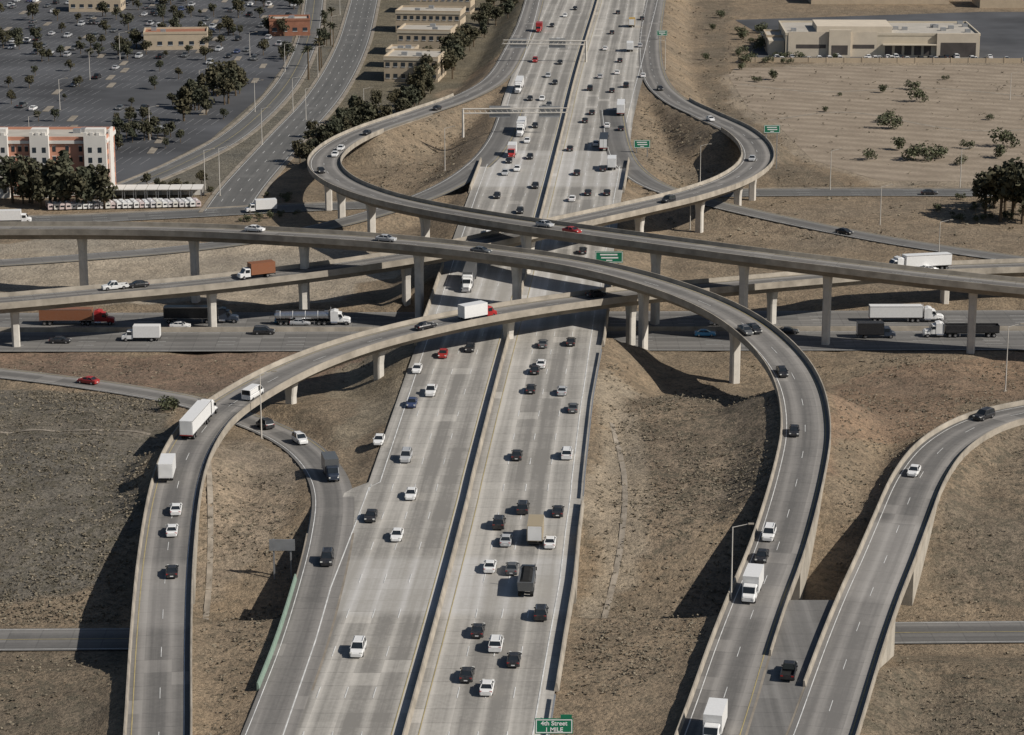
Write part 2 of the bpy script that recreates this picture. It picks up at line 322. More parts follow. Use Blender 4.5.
# ---------------------------------------------------------------- build roads
PP=math.cos(TH); SS=math.sin(TH)
def deck(name,r,gird,bl,br,mat=M_RAMP,cols=(),tone=None,mid=True,bm=M_CONC,st=True):
    e=empty(name); ribbon('road_surface',r,mat,0,e,tone)
    w=r.w
    for i0,i1 in gird:
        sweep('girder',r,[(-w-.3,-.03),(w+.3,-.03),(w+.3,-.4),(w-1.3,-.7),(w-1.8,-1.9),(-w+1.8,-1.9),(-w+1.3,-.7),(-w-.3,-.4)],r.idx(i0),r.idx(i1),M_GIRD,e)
    for i0,i1 in bl: sweep('barrier_left',r,[(-w-.35,-.5),(-w-.33,.85),(-w-.14,.85),(-w+.02,.01),(-w+.0,-.5)],r.idx(i0),r.idx(i1),M_CONC,e)
    for i0,i1 in br: sweep('barrier_right',r,[(w+.35,-.5),(w+.33,.85),(w+.14,.85),(w-.02,.01),(w,-.5)],r.idx(i0),r.idx(i1),bm,e)
    if st:
        sp=[(-w+.6,.13,1,False),(w-.7,.13,0,False)]
        if mid: sp.append((0.1,.10,0,True))
        stripes('lane_markings',r,sp,e)
    else:
        stripes('lane_markings',r,[(-w+.6,.13,1,False)],e,i0=0,i1=r.idx(6)); stripes('edge_marking',r,[(w-.6,.13,0,False)],e)
    for a,b in ((YS2+11.5,YS2+52),(YS2-32,YS2-5.3)):
        ii=np.where((r.p[:,1]>a)&(r.p[:,1]<b))[0]
        if len(ii)>2 and r.p[ii[0],2]>5: sweep('abutment',r,[(-w-.25,-.41),(w+.25,-.41),(w+.25,-7.5),(-w-.25,-7.5)],ii[0],ii[-1],M_WALL,e)
    cx=[]
    for u,v in cols:
        x,y=r.p[:,0],r.p[:,1]; dep=y*PP+CH*SS; up=512+FL*x/dep; vp=367.5+FL*(CH*PP-y*SS)/dep
        cx.append(int(np.argmin((up-u)**2+(.25*(vp-v))**2)))
    if cx:
        px=r.p[cx,0];py=r.p[cx,1]; zt,_=terrain(px,py)
        for i,zb in zip(cx,zt):
            mb=MB(); x,y,z=r.p[i]; a=math.atan2(r.t[i,1],r.t[i,0]); ca,sa=math.cos(a),math.sin(a)
            if abs(x-MX(y))<6: x=float(MX(y))
            top=z-1.85
            def ring(hl,hw,zz):
                b=.25; pts=[(-hl+b,-hw),(hl-b,-hw),(hl,-hw+b),(hl,hw-b),(hl-b,hw),(-hl+b,hw),(-hl,hw-b),(-hl,-hw+b)]
                return [(x+px_*ca-py_*sa,y+px_*sa+py_*ca,zz) for px_,py_ in pts]
            mb.loft([ring(.78,.9,zb-2),ring(.78,.9,max(zb,top-3.0)),ring(.85,1.2,top-.8),ring(.85,1.6,top)],0)
            mb.obj('column',[M_COL],e)
    return e
def tone_between(r,vals):
    t=np.zeros(len(r.p))
    for a,b in vals: t[(r.p[:,1]>min(a,b))&(r.p[:,1]<max(a,b))]=.75
    return t
ys0,ys1=P(512,615,6.5)[1],P(512,560,6.5)[1]
tA=tone_between(RA,[(ys0,ys1)])*.5; tB=tone_between(RB,[(ys0-4,ys1)])*.8; tE=tone_between(RE,[(P(0,600,6.5)[1],P(0,525,6.5)[1])])
tE[RE.p[:,1]<P(0,600,6.5)[1]]=.3
deck('flyover_ramp',RA,[(0,-1)],[(0,19)],[(0,-1)],cols=[(85,290),(196,302),(302,312),(420,319),(516,325),(642,362),(738,386)],tone=tA)
deck('flyover_ramp',RB,[(0,-1)],[(0,-1)],[(0,-1)],cols=[(292,412),(375,383),(510,372),(634,345),(775,325),(948,310)],tone=tB)
deck('flyover_ramp',RC,[(5,-1)],[(6,-1)],[(4,-1)],cols=[(327,226),(341,232),(374,237),(423,252),(530,290),(653,325),(740,334),(829,346),(968,353)])
deck('flyover_ramp',RD,[(5,-1)],[(4,-1)],[(6,-1)],cols=[(14,349),(213,327),(302,318),(411,302),(532,284),(640,255),(700,236),(736,214),(753,202)])
deck('connector_ramp',RE,[(0,-1)],[(0,-1)],[(0,9)],tone=tE)
deck('loop_ramp',RF,[(8,11)],[],[(9,11)],mid=False,bm=M_GFENCE,st=False)
for nm,r in (('connector_road',G1),('connector_road',G2)):
    e=empty(nm); ribbon('road_surface',r,M_I10,0.02,e); stripes('lane_markings',r,[(-r.w+.7,.15,1,False),(r.w-.7,.15,0,False)],e,.05)
for nm,r,m,l in (('freeway_eastbound',T1,M_I10,4),('freeway_westbound',T2,M_I10,4),('cross_street',S1,M_ST,4),('cross_street',S2,M_I10,2),('arterial_road',R1,M_ST,4),('arterial_road',R2,M_ST,2)):
    e=empty(nm); ribbon('road_surface',r,m,0.06,e); sp=[(-r.w+.5,.12,0,False),(r.w-.5,.12,0,False)]
    if l==4: sp+=[(-3.0,.12,0,True),(3.0,.12,0,True),(0,.12,0,True)]
    else: sp+=[(0,.14,1,False)]
    stripes('lane_markings',r,sp,e,.09)
    if r in (S1,R1,R2):
        sweep('kerb_left',r,[(-r.w-.02,-.2),(-r.w-.02,.2),(-r.w-1.2,.2),(-r.w-1.2,-.2)],0,len(r.p)-1,M_GIRD,e)
        if r is not S1: sweep('kerb_right',r,[(r.w+.02,-.2),(r.w+.02,.2),(r.w+1.0,.2),(r.w+1.0,-.2)],0,len(r.p)-1,M_GIRD,e)
mid=Road([(-200,332,0),(512,331,0),(1250,330,0)],.3)
sweep('median_barrier',mid,[(-.35,-.3),(-.12,.95),(.12,.95),(.35,-.3)],0,len(mid.p)-1,M_CONC)
# I-15 freeway
E15=empty('freeway'); n=len(ys); wl=WL(ys); wr=WR(ys); mx=MX(ys)
V=np.vstack([np.c_[mx-wl,ys,np.full(n,Z15)],np.c_[mx-wl/2,ys,np.full(n,Z15)],np.c_[mx,ys,np.full(n,Z15)],np.c_[mx+wr/2,ys,np.full(n,Z15)],np.c_[mx+wr,ys,np.full(n,Z15)]])
V=np.vstack([V[:3*n],V[2*n:]])
UV=np.vstack([np.c_[wl,I.s],np.c_[wl/2,I.s],np.c_[np.zeros(n),I.s],np.c_[np.full(n,36.5),I.s+500],np.c_[wr/2+36.5,I.s+500],np.c_[wr+36.5,I.s+500]])
T=np.zeros(n)
for va,vb in ((560,612),(268,330),(150,186)): T[(ys<P(0,va,6)[1])&(ys>P(0,vb,6)[1])]=.5
T=np.hstack([T]*6)
mesh_obj('road_surface',V,[(k_*n+i,(k_+1)*n+i,(k_+1)*n+i+1,k_*n+i+1) for k_ in (0,1,3,4) for i in range(n-1)],[M_I15],uv=UV,parent=E15,tone=T)
def bar15(name,latf,i0,i1,prof,mat=M_CONC):
    nn=i1-i0; m=len(prof); V=np.vstack([np.c_[mx[i0:i1]+latf[i0:i1]+l,ys[i0:i1],np.full(nn,Z15+d)] for l,d in prof])
    Fc=[(j*nn+i,j*nn+i+1,((j+1)%m)*nn+i+1,((j+1)%m)*nn+i) for j in range(m) for i in range(nn-1)]
    Fc.append([j*nn for j in range(m)]); Fc.append([j*nn+nn-1 for j in range(m)][::-1]); mesh_obj(name,V,Fc,[mat],parent=E15)
def iy(v): return int(np.argmin(abs(ys-P(0,v,6)[1])))
BP=[(-.35,-.05),(-.1,1.1),(.1,1.1),(.35,-.05)]
bar15('median_barrier',wl*0,0,n,BP)
bar15('barrier',wr+.2,iy(690),iy(500),BP); bar15('barrier',wr+.2,iy(345),iy(262),BP); bar15('barrier',-wl-.2,iy(345),iy(262),BP)
bar15('barrier',wr+.2,iy(190),iy(160),BP); bar15('barrier',-wl-.2,iy(190),iy(160),BP)
GP=[(-.1,.45),(-.1,.8),(.1,.8),(.1,.45)]
bar15('guardrail',wr+.2,iy(500),iy(350),GP,M_STEEL); bar15('guardrail',wr+.2,0,iy(695),GP,M_STEEL)
def iyw(y): return int(np.argmin(abs(ys-y)))
def slab15(name,a,b,prof,mat):
    nn=b-a; V=[];w1=wl[a:b];w2=wr[a:b]
    for sd,l,zz in prof: V.append(np.c_[mx[a:b]+(w2+l if sd>0 else -w1-l),ys[a:b],np.full(nn,Z15+zz)])
    m=len(prof); Fc=[(j*nn+i,j*nn+i+1,((j+1)%m)*nn+i+1,((j+1)%m)*nn+i) for j in range(m) for i in range(nn-1)]
    Fc.append([j*nn for j in range(m)]); Fc.append([j*nn+nn-1 for j in range(m)][::-1]); mesh_obj(name,np.vstack(V),Fc,[mat],parent=E15)
for a,b in ((iy(640),iy(550)),(iy(345),iy(255)),(iy(192),iy(150))):
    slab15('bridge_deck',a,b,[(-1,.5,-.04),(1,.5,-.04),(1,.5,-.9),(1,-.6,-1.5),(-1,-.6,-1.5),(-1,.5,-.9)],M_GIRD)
for a,b in ((YS2+11.5,YS2+52),(YS2-32,YS2-5.3)):
    slab15('abutment',iyw(a),iyw(b),[(-1,.3,-.3),(1,.3,-.3),(1,.3,-7.2),(-1,.3,-7.2)],M_WALL)
pr=MB()
for yy in (mid.p[len(mid.p)//2,1],):
    for xx in np.arange(-14,17,4.2): pr.box(float(MX(yy))+xx-.6,float(MX(yy))+xx+.6,yy-1.6,yy-.5,-.5,Z15-1.4)
pr.obj('pier_columns',[M_COL],E15)
V=[];Fc=[];fm=[]
def seg(lat,y0,y1,w,mi):
    b=len(V); V.extend([(MX(y0)+lat-w/2,y0,Z15+.05),(MX(y0)+lat+w/2,y0,Z15+.05),(MX(y1)+lat+w/2,y1,Z15+.05),(MX(y1)+lat-w/2,y1,Z15+.05)]); Fc.append((b,b+1,b+2,b+3)); fm.append(mi)
for sgn,W in ((-1,WL),(1,WR)):
    for y in np.arange(ys[0],ys[-3],3.0): seg(sgn*1.7,y,y+3,.12,1)
    for j in range(1,8):
        lat=1.8+3.65*j
        for y in np.arange(ys[0],ys[-8],14.6):
            w=W(y)
            if lat<min(w,99)-3.2 : seg(sgn*lat,y,y+3.7,.14,0)
    for y in np.arange(ys[0],ys[-3],3.0):
        lat=min(W(y)-1.9,16.6 if y<ML[10,1] else 99); l2=min(W(y+3)-1.9,16.6 if y<ML[10,1] else 99)
        b=len(V); V.extend([(MX(y)+sgn*lat-.09,y,Z15+.05),(MX(y)+sgn*lat+.09,y,Z15+.05),(MX(y+3)+sgn*l2+.09,y+3,Z15+.05),(MX(y+3)+sgn*l2-.09,y+3,Z15+.05)]); Fc.append((b,b+1,b+2,b+3)); fm.append(0)
mesh_obj('lane_markings',V,Fc,[M_WHITE,M_YEL],fm,parent=E15)
def prism(name,pts,z0,z1,mat):
    top=[P(u,v,z1) for u,v in pts]; nn=len(top); V=[tuple(p) for p in top]+[(p[0],p[1],z0) for p in top]
    Fc=[list(range(nn))]+[[i,(i+1)%nn,nn+(i+1)%nn,nn+i] for i in range(nn)]
    return mesh_obj(name,V,Fc,[mat],uv=[(p[0],p[1]) for p in V],tone=np.zeros(len(V)))
prism('gore_pavement',[(786,600),(842,600),(850,640),(832,690),(815,735),(750,900),(670,900),(716,735),(728,700),(760,640)],-.5,6.46,M_I10)
# ---------------------------------------------------------------- vehicles
k=NT('vehicle_paint',.35,.5); oi=k.n('ShaderNodeObjectInfo'); g=k.n('ShaderNodeNewGeometry').outputs['Position']
k.color(k.mix(k.rng(k.noise(g,3,2),.3,.7,0,.12),oi.outputs['Color'],(.25,.23,.2,1))); V_PAINT=k.m
V_GL=simple('vehicle_glass',(.02,.025,.03),.1,.6,0,.1,1,0); V_TY=simple('tyre_rubber',(.02,.02,.02),.9,.2,0,.1,1,0)
V_RED=simple('tail_light',(.35,.02,.02),.4,.4,0,.1,1,0); V_WH=simple('head_light',(.75,.75,.7),.3,.5,0,.1,1,0)
V_WT=simple('cab_white',(.72,.72,.71),.4,.4,0,.05,1,0); V_DK=simple('cab_dark',(.03,.04,.06),.35,.5,0,.1,1,0); V_CR=simple('chrome',(.6,.6,.62),.25,.5,.9,.05,1,0)
V_RD=simple('cab_red',(.36,.03,.03),.4,.4,0,.1,1,0)
VM=[V_PAINT,V_GL,V_TY,V_RED,V_WH,V_WT,V_CR]
def wheels(mb,W,ysl,r,m=2,dual=False):
    for y in ysl:
        for s in (-1,1):
            a,b=s*(W/2-.02),s*(W/2-(.55 if dual else .25)); mb.cylx(min(a,b),max(a,b),y,r,r,m)
            mb.cylx(*(sorted((s*(W/2),s*(W/2-.05)))),y,r,r*.55,6,8)
def body(mb,st,m=0):
    mb.loft([[(-w*.96,y,.28),(-w,y,.5),(-w,y,zb*.82),(-w*.9,y,zb),(w*.9,y,zb),(w,y,zb*.82),(w,y,.5),(w*.96,y,.28)] for y,w,zb in st],m)
def cabin(mb,y0,y1,t0,t1,w0,w1,zb,zt):
    def R(y0,y1,w,z,c=.1): return [(-w,y0+c,z),(-w+c,y0,z),(w-c,y0,z),(w,y0+c,z),(w,y1-c,z),(w-c,y1,z),(-w+c,y1,z),(-w,y1-c,z)]
    mb.loft([R(y0,y1,w0,zb-.04),R(t0,t1,w1,zt-.07)],1,False); mb.loft([R(t0,t1,w1+.01,zt-.07),R(t0+.08,t1-.08,w1-.06,zt)],0)
    for s in (-1,1):
        for (ya,yb) in ((y0,t0),((y0+y1)/2,(t0+t1)/2),(y1,t1)):
            mb.tube((s*w0,ya,zb),(s*w1,yb,zt-.07),.05,.05,0,4)
def lights(mb,L,W,z):
    for s in (-1,1):
        mb.box(*sorted((s*W*.28,s*W*.46)),-L/2-.02,-L/2+.15,z,z+.18,3); mb.box(*sorted((s*W*.28,s*W*.46)),L/2-.15,L/2+.01,z-.08,z+.08,4)
        mb.box(*sorted((s*W*.48,s*W*.58)),.75,.95,.95,1.1,0)
def mk_sedan():
    mb=MB(); body(mb,[(-2.35,.72,.8),(-2.2,.86,.98),(-1.4,.92,1.02),(.8,.92,.98),(1.6,.9,.88),(2.2,.8,.76),(2.35,.66,.62)]); cabin(mb,-1.75,1.15,-1.05,.35,.84,.64,1.0,1.47); wheels(mb,1.84,(-1.4,1.42),.33); lights(mb,4.6,1.8,.72); mb.box(-.25,.25,-2.36,-2.3,.45,.6,5); return mb.mesh('sedan',VM)
def mk_suv():
    mb=MB(); body(mb,[(-2.4,.88,.95),(-2.3,.95,1.12),(.9,.96,1.12),(1.7,.94,1.05),(2.3,.86,.92),(2.42,.72,.7)]); cabin(mb,-2.3,1.25,-2.05,.5,.89,.74,1.12,1.82); wheels(mb,1.94,(-1.45,1.5),.38); lights(mb,4.75,1.9,.85); 
    mb.box(-.66,-.6,-1.8,.2,1.83,1.88,6); mb.box(.6,.66,-1.8,.2,1.83,1.88,6); return mb.mesh('suv',VM)
def mk_pickup():
    mb=MB(); body(mb,[(-.5,.97,1.1),(1.3,.97,1.1),(2.2,.95,1.05),(2.8,.86,.95),(2.9,.75,.7)]); cabin(mb,-.55,1.55,-.4,.9,.9,.74,1.1,1.85)
    mb.box(-.97,.97,-2.85,-.5,.45,.7,0); mb.box(-.97,-.87,-2.85,-.5,.7,1.12,0); mb.box(.87,.97,-2.85,-.5,.7,1.12,0); mb.box(-.87,.87,-2.85,-2.75,.7,1.1,0); mb.box(-.87,.87,-2.75,-.5,.7,.72,2)
    wheels(mb,1.98,(-1.75,1.85),.4); lights(mb,5.7,1.95,.85); return mb.mesh('pickup',VM)
def mk_van():
    mb=MB(); body(mb,[(-2.7,.95,1.1),(-2.6,1.0,1.2),(1.6,1.0,1.15),(2.4,.95,1.05),(2.65,.85,.8)]); cabin(mb,-2.68,2.2,-2.6,1.4,.97,.88,1.18,2.15)
    mb.box(-.99,.99,-2.6,.4,1.2,2.05,0); wheels(mb,2.0,(-1.7,1.7),.38); lights(mb,5.35,2.0,.9); return mb.mesh('van',VM)
def tractor(mb,y,m,sleeper=True):
    mb.box(-.45,.45,y-1.5,y+6.2,.75,1.05,2)
    yc=y+2.2
    def R(w,yy,z0,z1,c=.18): return [(-w,yy,z0),(w,yy,z0),(w,yy,z1-c),(w-c,yy,z1),(-w+c,yy,z1),(-w,yy,z1-c)]
    if sleeper: mb.loft([R(1.2,yc-.3,.9,3.4),R(1.22,yc+.6,.9,3.7),R(1.2,yc+1.5,.9,3.5)],m)
    mb.loft([R(1.15,yc+1.3,.9,3.1),R(1.12,yc+2.3,.9,2.95),R(1.05,yc+2.75,.9,2.05)],m)
    mb.loft([R(.98,yc+2.7,.7,1.95),R(.92,yc+4.0,.6,1.75),R(.8,yc+4.4,.6,1.5)],m)
    mb.loft([[(-.95,yc+2.34,2.86),(.95,yc+2.34,2.86),(.95,yc+2.82,2.08),(-.95,yc+2.82,2.08)],[(-.95,yc+2.38,2.9),(.95,yc+2.38,2.9),(.95,yc+2.86,2.1),(-.95,yc+2.86,2.1)]],1)
    for s in (-1,1):
        mb.box(*sorted((s*1.14,s*1.18)),yc+1.6,yc+2.3,2.05,2.7,1); mb.tube((s*1.25,yc-.35,1.2),(s*1.25,yc-.35,4.0),.09,.09,6)
        mb.cyly(yc-.2,yc+1.3,s*1.0,.75,.33,6,10); mb.box(*sorted((s*.78,s*1.15)),yc+2.9,yc+4.1,.85,1.15,m); mb.box(*sorted((s*1.15,s*1.4)),yc+2.4,yc+2.5,1.9,2.5,2)
    mb.box(-.6,.6,yc+4.38,yc+4.44,.75,1.4,6); mb.box(-1.1,1.1,yc+4.3,yc+4.5,.4,.65,6)
    wheels(mb,2.5,(y-.9,y+.4),.5,2,True); wheels(mb,2.4,(yc+3.4,),.5)
def mk_semi(cab,kind='box'):
    mb=MB(); mats=VM+[{'w':V_WT,'d':V_DK,'r':V_RD}[cab]]; tractor(mb,2.6,7)
    y0,y1=-8.6,4.0
    if kind=='box':
        mb.box(-1.3,1.3,y0,y1,1.15,4.0,0)
        for s in (-1,1): mb.box(*sorted((s*1.3,s*1.32)),y0,y1,1.15,1.3,6); mb.box(*sorted((s*1.3,s*1.32)),y0,y1,3.85,3.97,6)
        mb.box(-1.15,-.03,y0-.03,y0,1.25,3.9,5); mb.box(.03,1.15,y0-.03,y0,1.25,3.9,5); mb.box(-1.28,1.28,y0-.04,y0,1.02,1.14,3)
    elif kind=='tank':
        mb.cyly(y0,y1,0,2.35,1.1,6,18); mb.cyly(y0-.3,y0,0,2.35,.8,6,18); mb.box(-.3,.3,y0+1,y1-1,3.42,3.6,2); mb.box(-1,1,y0,y0+3,1.0,1.3,2)
        for y in np.arange(y0+1,y1,3): mb.cyly(y,y+.12,0,2.35,1.14,5,18)
    else:
        mb.box(-1.28,1.28,y0,y1,1.1,1.35,2); mb.box(-1.28,-1.2,y0,y1,1.35,2.9,0); mb.box(1.2,1.28,y0,y1,1.35,2.9,0); mb.box(-1.2,1.2,y0,y0+.08,1.35,2.9,0); mb.box(-1.2,1.2,y1-.08,y1,1.35,2.9,0); mb.box(-1.2,1.2,y0+.1,y1-.1,2.2,2.45,2)
    mb.box(-.5,.5,y0+.2,y1-1,.85,1.12,2); wheels(mb,2.5,(y0+1.2,y0+2.5),.5,2,True); mb.box(-1.1,-1.0,y1-3.5,y1-3.3,.3,1.1,6); mb.box(1.0,1.1,y1-3.5,y1-3.3,.3,1.1,6)
    return mb.mesh('semi',mats)
def mk_boxtruck(cab):
    mb=MB(); mats=VM+[{'w':V_WT,'d':V_DK,'r':V_RD}[cab]]
    mb.box(-.45,.45,-4.0,3.6,.6,.9,2); mb.box(-1.22,1.22,-4.2,1.6,.95,3.5,0); mb.box(-1.1,1.1,-4.23,-4.2,1.05,3.4,5); mb.box(-1.2,1.2,-4.25,-4.15,.55,.7,2)
    def R(w,yy,z0,z1,c=.15): return [(-w,yy,z0),(w,yy,z0),(w,yy,z1-c),(w-c,yy,z1),(-w+c,yy,z1),(-w,yy,z1-c)]
    mb.loft([R(1.05,1.7,.6,2.45),R(1.05,2.9,.6,2.4),R(1.0,3.4,.6,1.5),R(.95,4.1,.5,1.3),R(.85,4.25,.5,1.1)],7)
    mb.loft([[(-.88,2.95,2.32),(.88,2.95,2.32),(.88,3.42,1.52),(-.88,3.42,1.52)],[(-.88,3.0,2.34),(.88,3.0,2.34),(.88,3.47,1.54),(-.88,3.47,1.54)]],1)
    for s in (-1,1): mb.box(*sorted((s*1.05,s*1.08)),1.9,2.9,1.5,2.2,1); mb.box(*sorted((s*.6,s*.85)),4.2,4.28,.8,1.0,4)
    wheels(mb,2.2,(-2.4,),.45,2,True); wheels(mb,2.1,(3.2,),.45); return mb.mesh('boxtruck',mats)
def mk_dump():
    mb=MB(); mats=VM+[V_DK]; tractor(mb,-1.0,7,False)
    mb.loft([[(-1.2,-4.4,1.2),(1.2,-4.4,1.2),(1.3,-4.6,2.7),(-1.3,-4.6,2.7)],[(-1.2,2.3,1.2),(1.2,2.3,1.2),(1.3,2.5,2.9),(-1.3,2.5,2.9)]],0)
    mb.loft([[(-1.15,-4.3,2.6),(1.15,-4.3,2.6),(.5,-4.0,3.0),(-.5,-4.0,3.0)],[(-1.15,2.2,2.7),(1.15,2.2,2.7),(.5,1.8,3.3),(-.5,1.8,3.3)]],2)
    wheels(mb,2.5,(-3.3,-2.0),.5,2,True); return mb.mesh('dumptruck',mats)
TM={'sedan':mk_sedan(),'suv':mk_suv(),'pickup':mk_pickup(),'van':mk_van(),'semiw':mk_semi('w'),'semid':mk_semi('d'),'semir':mk_semi('r'),'tank':mk_semi('w','tank'),'flat':mk_semi('w','flat'),'boxw':mk_boxtruck('w'),'boxr':mk_boxtruck('r'),'boxd':mk_boxtruck('d'),'dump':mk_dump()}
NM={'sedan':'car','suv':'suv_car','pickup':'pickup_truck','van':'van','semiw':'semi_truck','semid':'semi_truck','semir':'semi_truck','tank':'tanker_truck','flat':'flatbed_truck','boxw':'box_truck','boxr':'box_truck','boxd':'box_truck','dump':'dump_truck'}
CC={'w':(.75,.75,.74),'k':(.015,.016,.02),'g':(.09,.095,.10),'s':(.42,.43,.44),'r':(.33,.02,.02),'b':(.03,.05,.12),'t':(.38,.31,.2),'n':(.25,.10,.05),'o':(.5,.3,.03),'lb':(.05,.25,.45)}
RD_={'A':RA,'B':RB,'C':RC,'D':RD,'E':RE,'F':RF,'I':I,'T':T1,'W':T2,'G':G1,'S':S1}
def veh(kind,col,u,v,road,sg=None):
    r=RD_[road]; big=kind[:3] in('sem','tan','fla','box','dum'); hh=1.7 if big else .7; z=r.p[len(r.p)//2,2]
    for _ in range(4):
        q=P(u,v,z+hh); i=r.near(q[0],q[1]); z=r.p[i,2]
    if sg is None: sg=-1 if (road=='I' and q[0]<MX(q[1])) else 1
    d=Vector(r.t3[i])*sg; x=Vector((d.y,-d.x,0)).normalized(); up=x.cross(d)
    pos=np.array([q[0],q[1]]); lat=float((pos-r.p[i,:2])@r.n[i])
    if road!='I':
        lim=r.w-2.0; lat=max(-lim,min(lim,lat)); al=float((pos-r.p[i,:2])@r.t[i]); pos=r.p[i,:2]+r.n[i]*lat+r.t[i]*al; z=r.p[i,2]+r.t3[i,2]*al
    elif abs(pos[0]-MX(pos[1]))<3.2: pos[0]=MX(pos[1])+(3.4 if sg>0 else -3.4)
    ob=bpy.data.objects.new(NM[kind],TM[kind]); ob.color=(*CC[col],1)
    s=.9 if kind[:3] in('sem','tan','fla','dum') else .96
    Mx=Matrix(((x.x,d.x,up.x,pos[0]),(x.y,d.y,up.y,pos[1]),(x.z,d.z,up.z,z+(.07 if road in 'TWS' else .03)),(0,0,0,1)))@Matrix.Scale(s,4); ob.matrix_world=Mx; sc.collection.objects.link(ob); return ob
L="""sedan w 487 686 I;sedan k 467 673 I;sedan k 514 658 I;suv w 496 643 I;sedan k 478 629 I;suv k 541 612 I;dump g 527 578 I;sedan g 512 567 I;sedan w 490 565 I;sedan s 506 539 I;sedan w 550 541 I;boxw t 536 528 I;suv k 499 522 I;suv k 523 507 I;sedan k 558 510 I;sedan k 517 454 I;suv w 567 453 I;sedan s 562 390 I;sedan k 531 388 I;sedan g 573 407 I;sedan w 541 363 I;sedan k 535 369 I;sedan k 571 341 I;sedan g 543 343 I
suv w 358 648 I;sedan k 371 515 I;sedan w 397 534 I;sedan w 411 493 I;suv s 406 456 I;sedan w 379 439 I;sedan b 412 402 I;pickup w 431 390 I;sedan r 443 353 I;semiw g 469 277 I;sedan w 417 368 I;sedan k 470 347 I
sedan w 517 168 I;sedan s 505 172 I;boxr w 512 150 I;semiw w 521 127 I;sedan k 530 156 I;sedan k 509 160 I;semiw w 519 85 I;suv r 535 60 I;boxr r 539 27 I;sedan k 530 98 I;sedan w 542 98 I;sedan k 520 210 I;sedan g 549 104 I;sedan k 541 185 I;sedan w 527 140 I;sedan k 535 125 I;sedan s 548 75 I;sedan k 560 62 I;sedan w 558 40 I;sedan k 552 25 I;sedan w 565 15 I;sedan k 575 8 I;sedan k 555 82 I;sedan k 497 195 I;sedan w 490 230 I
sedan k 588 192 I;sedan k 607 192 I;sedan k 603 168 I;boxw w 612 162 I;semid k 604 141 I;sedan w 596 143 I;semiw w 621 107 I;sedan k 612 90 I;boxw w 630 46 I;sedan s 640 45 I;boxw o 632 22 I;sedan k 620 60 I;sedan w 643 75 I;sedan k 612 32 I;sedan w 605 48 I;sedan k 585 120 I;sedan k 577 172 I;sedan w 572 198 I;sedan k 592 112 I;sedan s 600 76 I;sedan k 621 128 I;suv k 626 85 I;sedan k 583 250 I;sedan w 565 262 I;sedan k 642 18 I;sedan k 618 12 I;sedan w 607 125 I;sedan k 570 148 I;suv k 590 88 I;sedan w 617 72 I
sedan w 258 227 A 1;sedan s 386 238 A 1;sedan g 481 250 A 1;sedan k 781 371 A 1;sedan k 754 327 A 1;sedan g 742 330 A 1;sedan k 793 430 A 1;suv w 769 533 A 1;sedan k 762 555 A 1;boxw w 752 584 A 1;boxw w 714 723 A 1
sedan k 172 570 B 1;sedan w 172 529 B 1;sedan w 176 508 B 1;boxw w 167 466 B 1;semiw w 199 417 B 1;van w 254 393 B 1;sedan k 426 325 B 1;boxr w 485 313 B 1;sedan k 596 293 B 1;semiw w 918 263 B -1;sedan w 932 270 B 1
sedan w 337 154 C 1;sedan k 321 170 C 1;sedan s 545 224 C 1;sedan r 572 230 C 1;sedan k 380 133 C 1;sedan k 440 108 C 1;sedan w 350 148 C 1
pickup w 115 286 D 1;sedan k 137 283 D 1;boxw n 256 270 D 1;suv k 668 200 D 1;sedan w 700 119 D 1;sedan s 752 158 D 1;sedan k 660 88 D 1
sedan r 88 380 F -1;suv k 265 424 F -1;suv w 300 439 F 1;boxd g 331 467 F 1;suv k 327 558 F 1
suv k 984 415 E 1;sedan w 914 470 E 1
semir n 76 317 W 1;semid k 200 315 W 1;sedan lb 285 320 W 1;tank w 312 317 W 1;boxw w 141 333 T -1;suv k 264 331 T 1;sedan k 60 340 T 1;semiw w 905 314 W 1;boxd k 876 330 T 1;flat k 962 329 T -1;sedan lb 705 333 T 1;sedan k 788 330 T 1;sedan k 742 325 W 1;pickup s 722 322 W 1;sedan w 180 325 W 1;sedan s 300 322 W 1
sedan k 825 236 G 1;boxw w 14 219 S 1;boxw w 262 207 S -1;sedan k 930 193 S 1"""
for it in L.replace('\n',';').split(';'):
    a=it.split()
    if a: veh(a[0],a[1],float(a[2]),float(a[3]),a[4],float(a[5]) if len(a)>5 else None)
at_=veh('pickup','k',789,670,'A',-1); q=P(789,670,7.2); at_.location=(q[0],q[1],6.5)
# ---------------------------------------------------------------- trees
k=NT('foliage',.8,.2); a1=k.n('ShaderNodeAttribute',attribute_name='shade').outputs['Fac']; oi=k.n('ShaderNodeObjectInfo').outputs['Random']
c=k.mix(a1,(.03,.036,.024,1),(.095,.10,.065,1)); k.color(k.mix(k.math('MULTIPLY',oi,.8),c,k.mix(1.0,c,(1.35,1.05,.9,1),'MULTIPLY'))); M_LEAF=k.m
k=NT('desert_shrub_foliage',.8,.2); a1=k.n('ShaderNodeAttribute',attribute_name='shade').outputs['Fac']
k.color(k.mix(a1,(.06,.068,.04,1),(.14,.145,.085,1))); M_SHRUB=k.m
k=NT('dry_brush',.9,.1); a1=k.n('ShaderNodeAttribute',attribute_name='shade').outputs['Fac']
k.color(k.mix(a1,(.115,.10,.075,1),(.25,.215,.16,1))); M_BRUSH=k.m
M_BARK=simple('bark',(.12,.09,.06),.9,.2,0,.2,2)
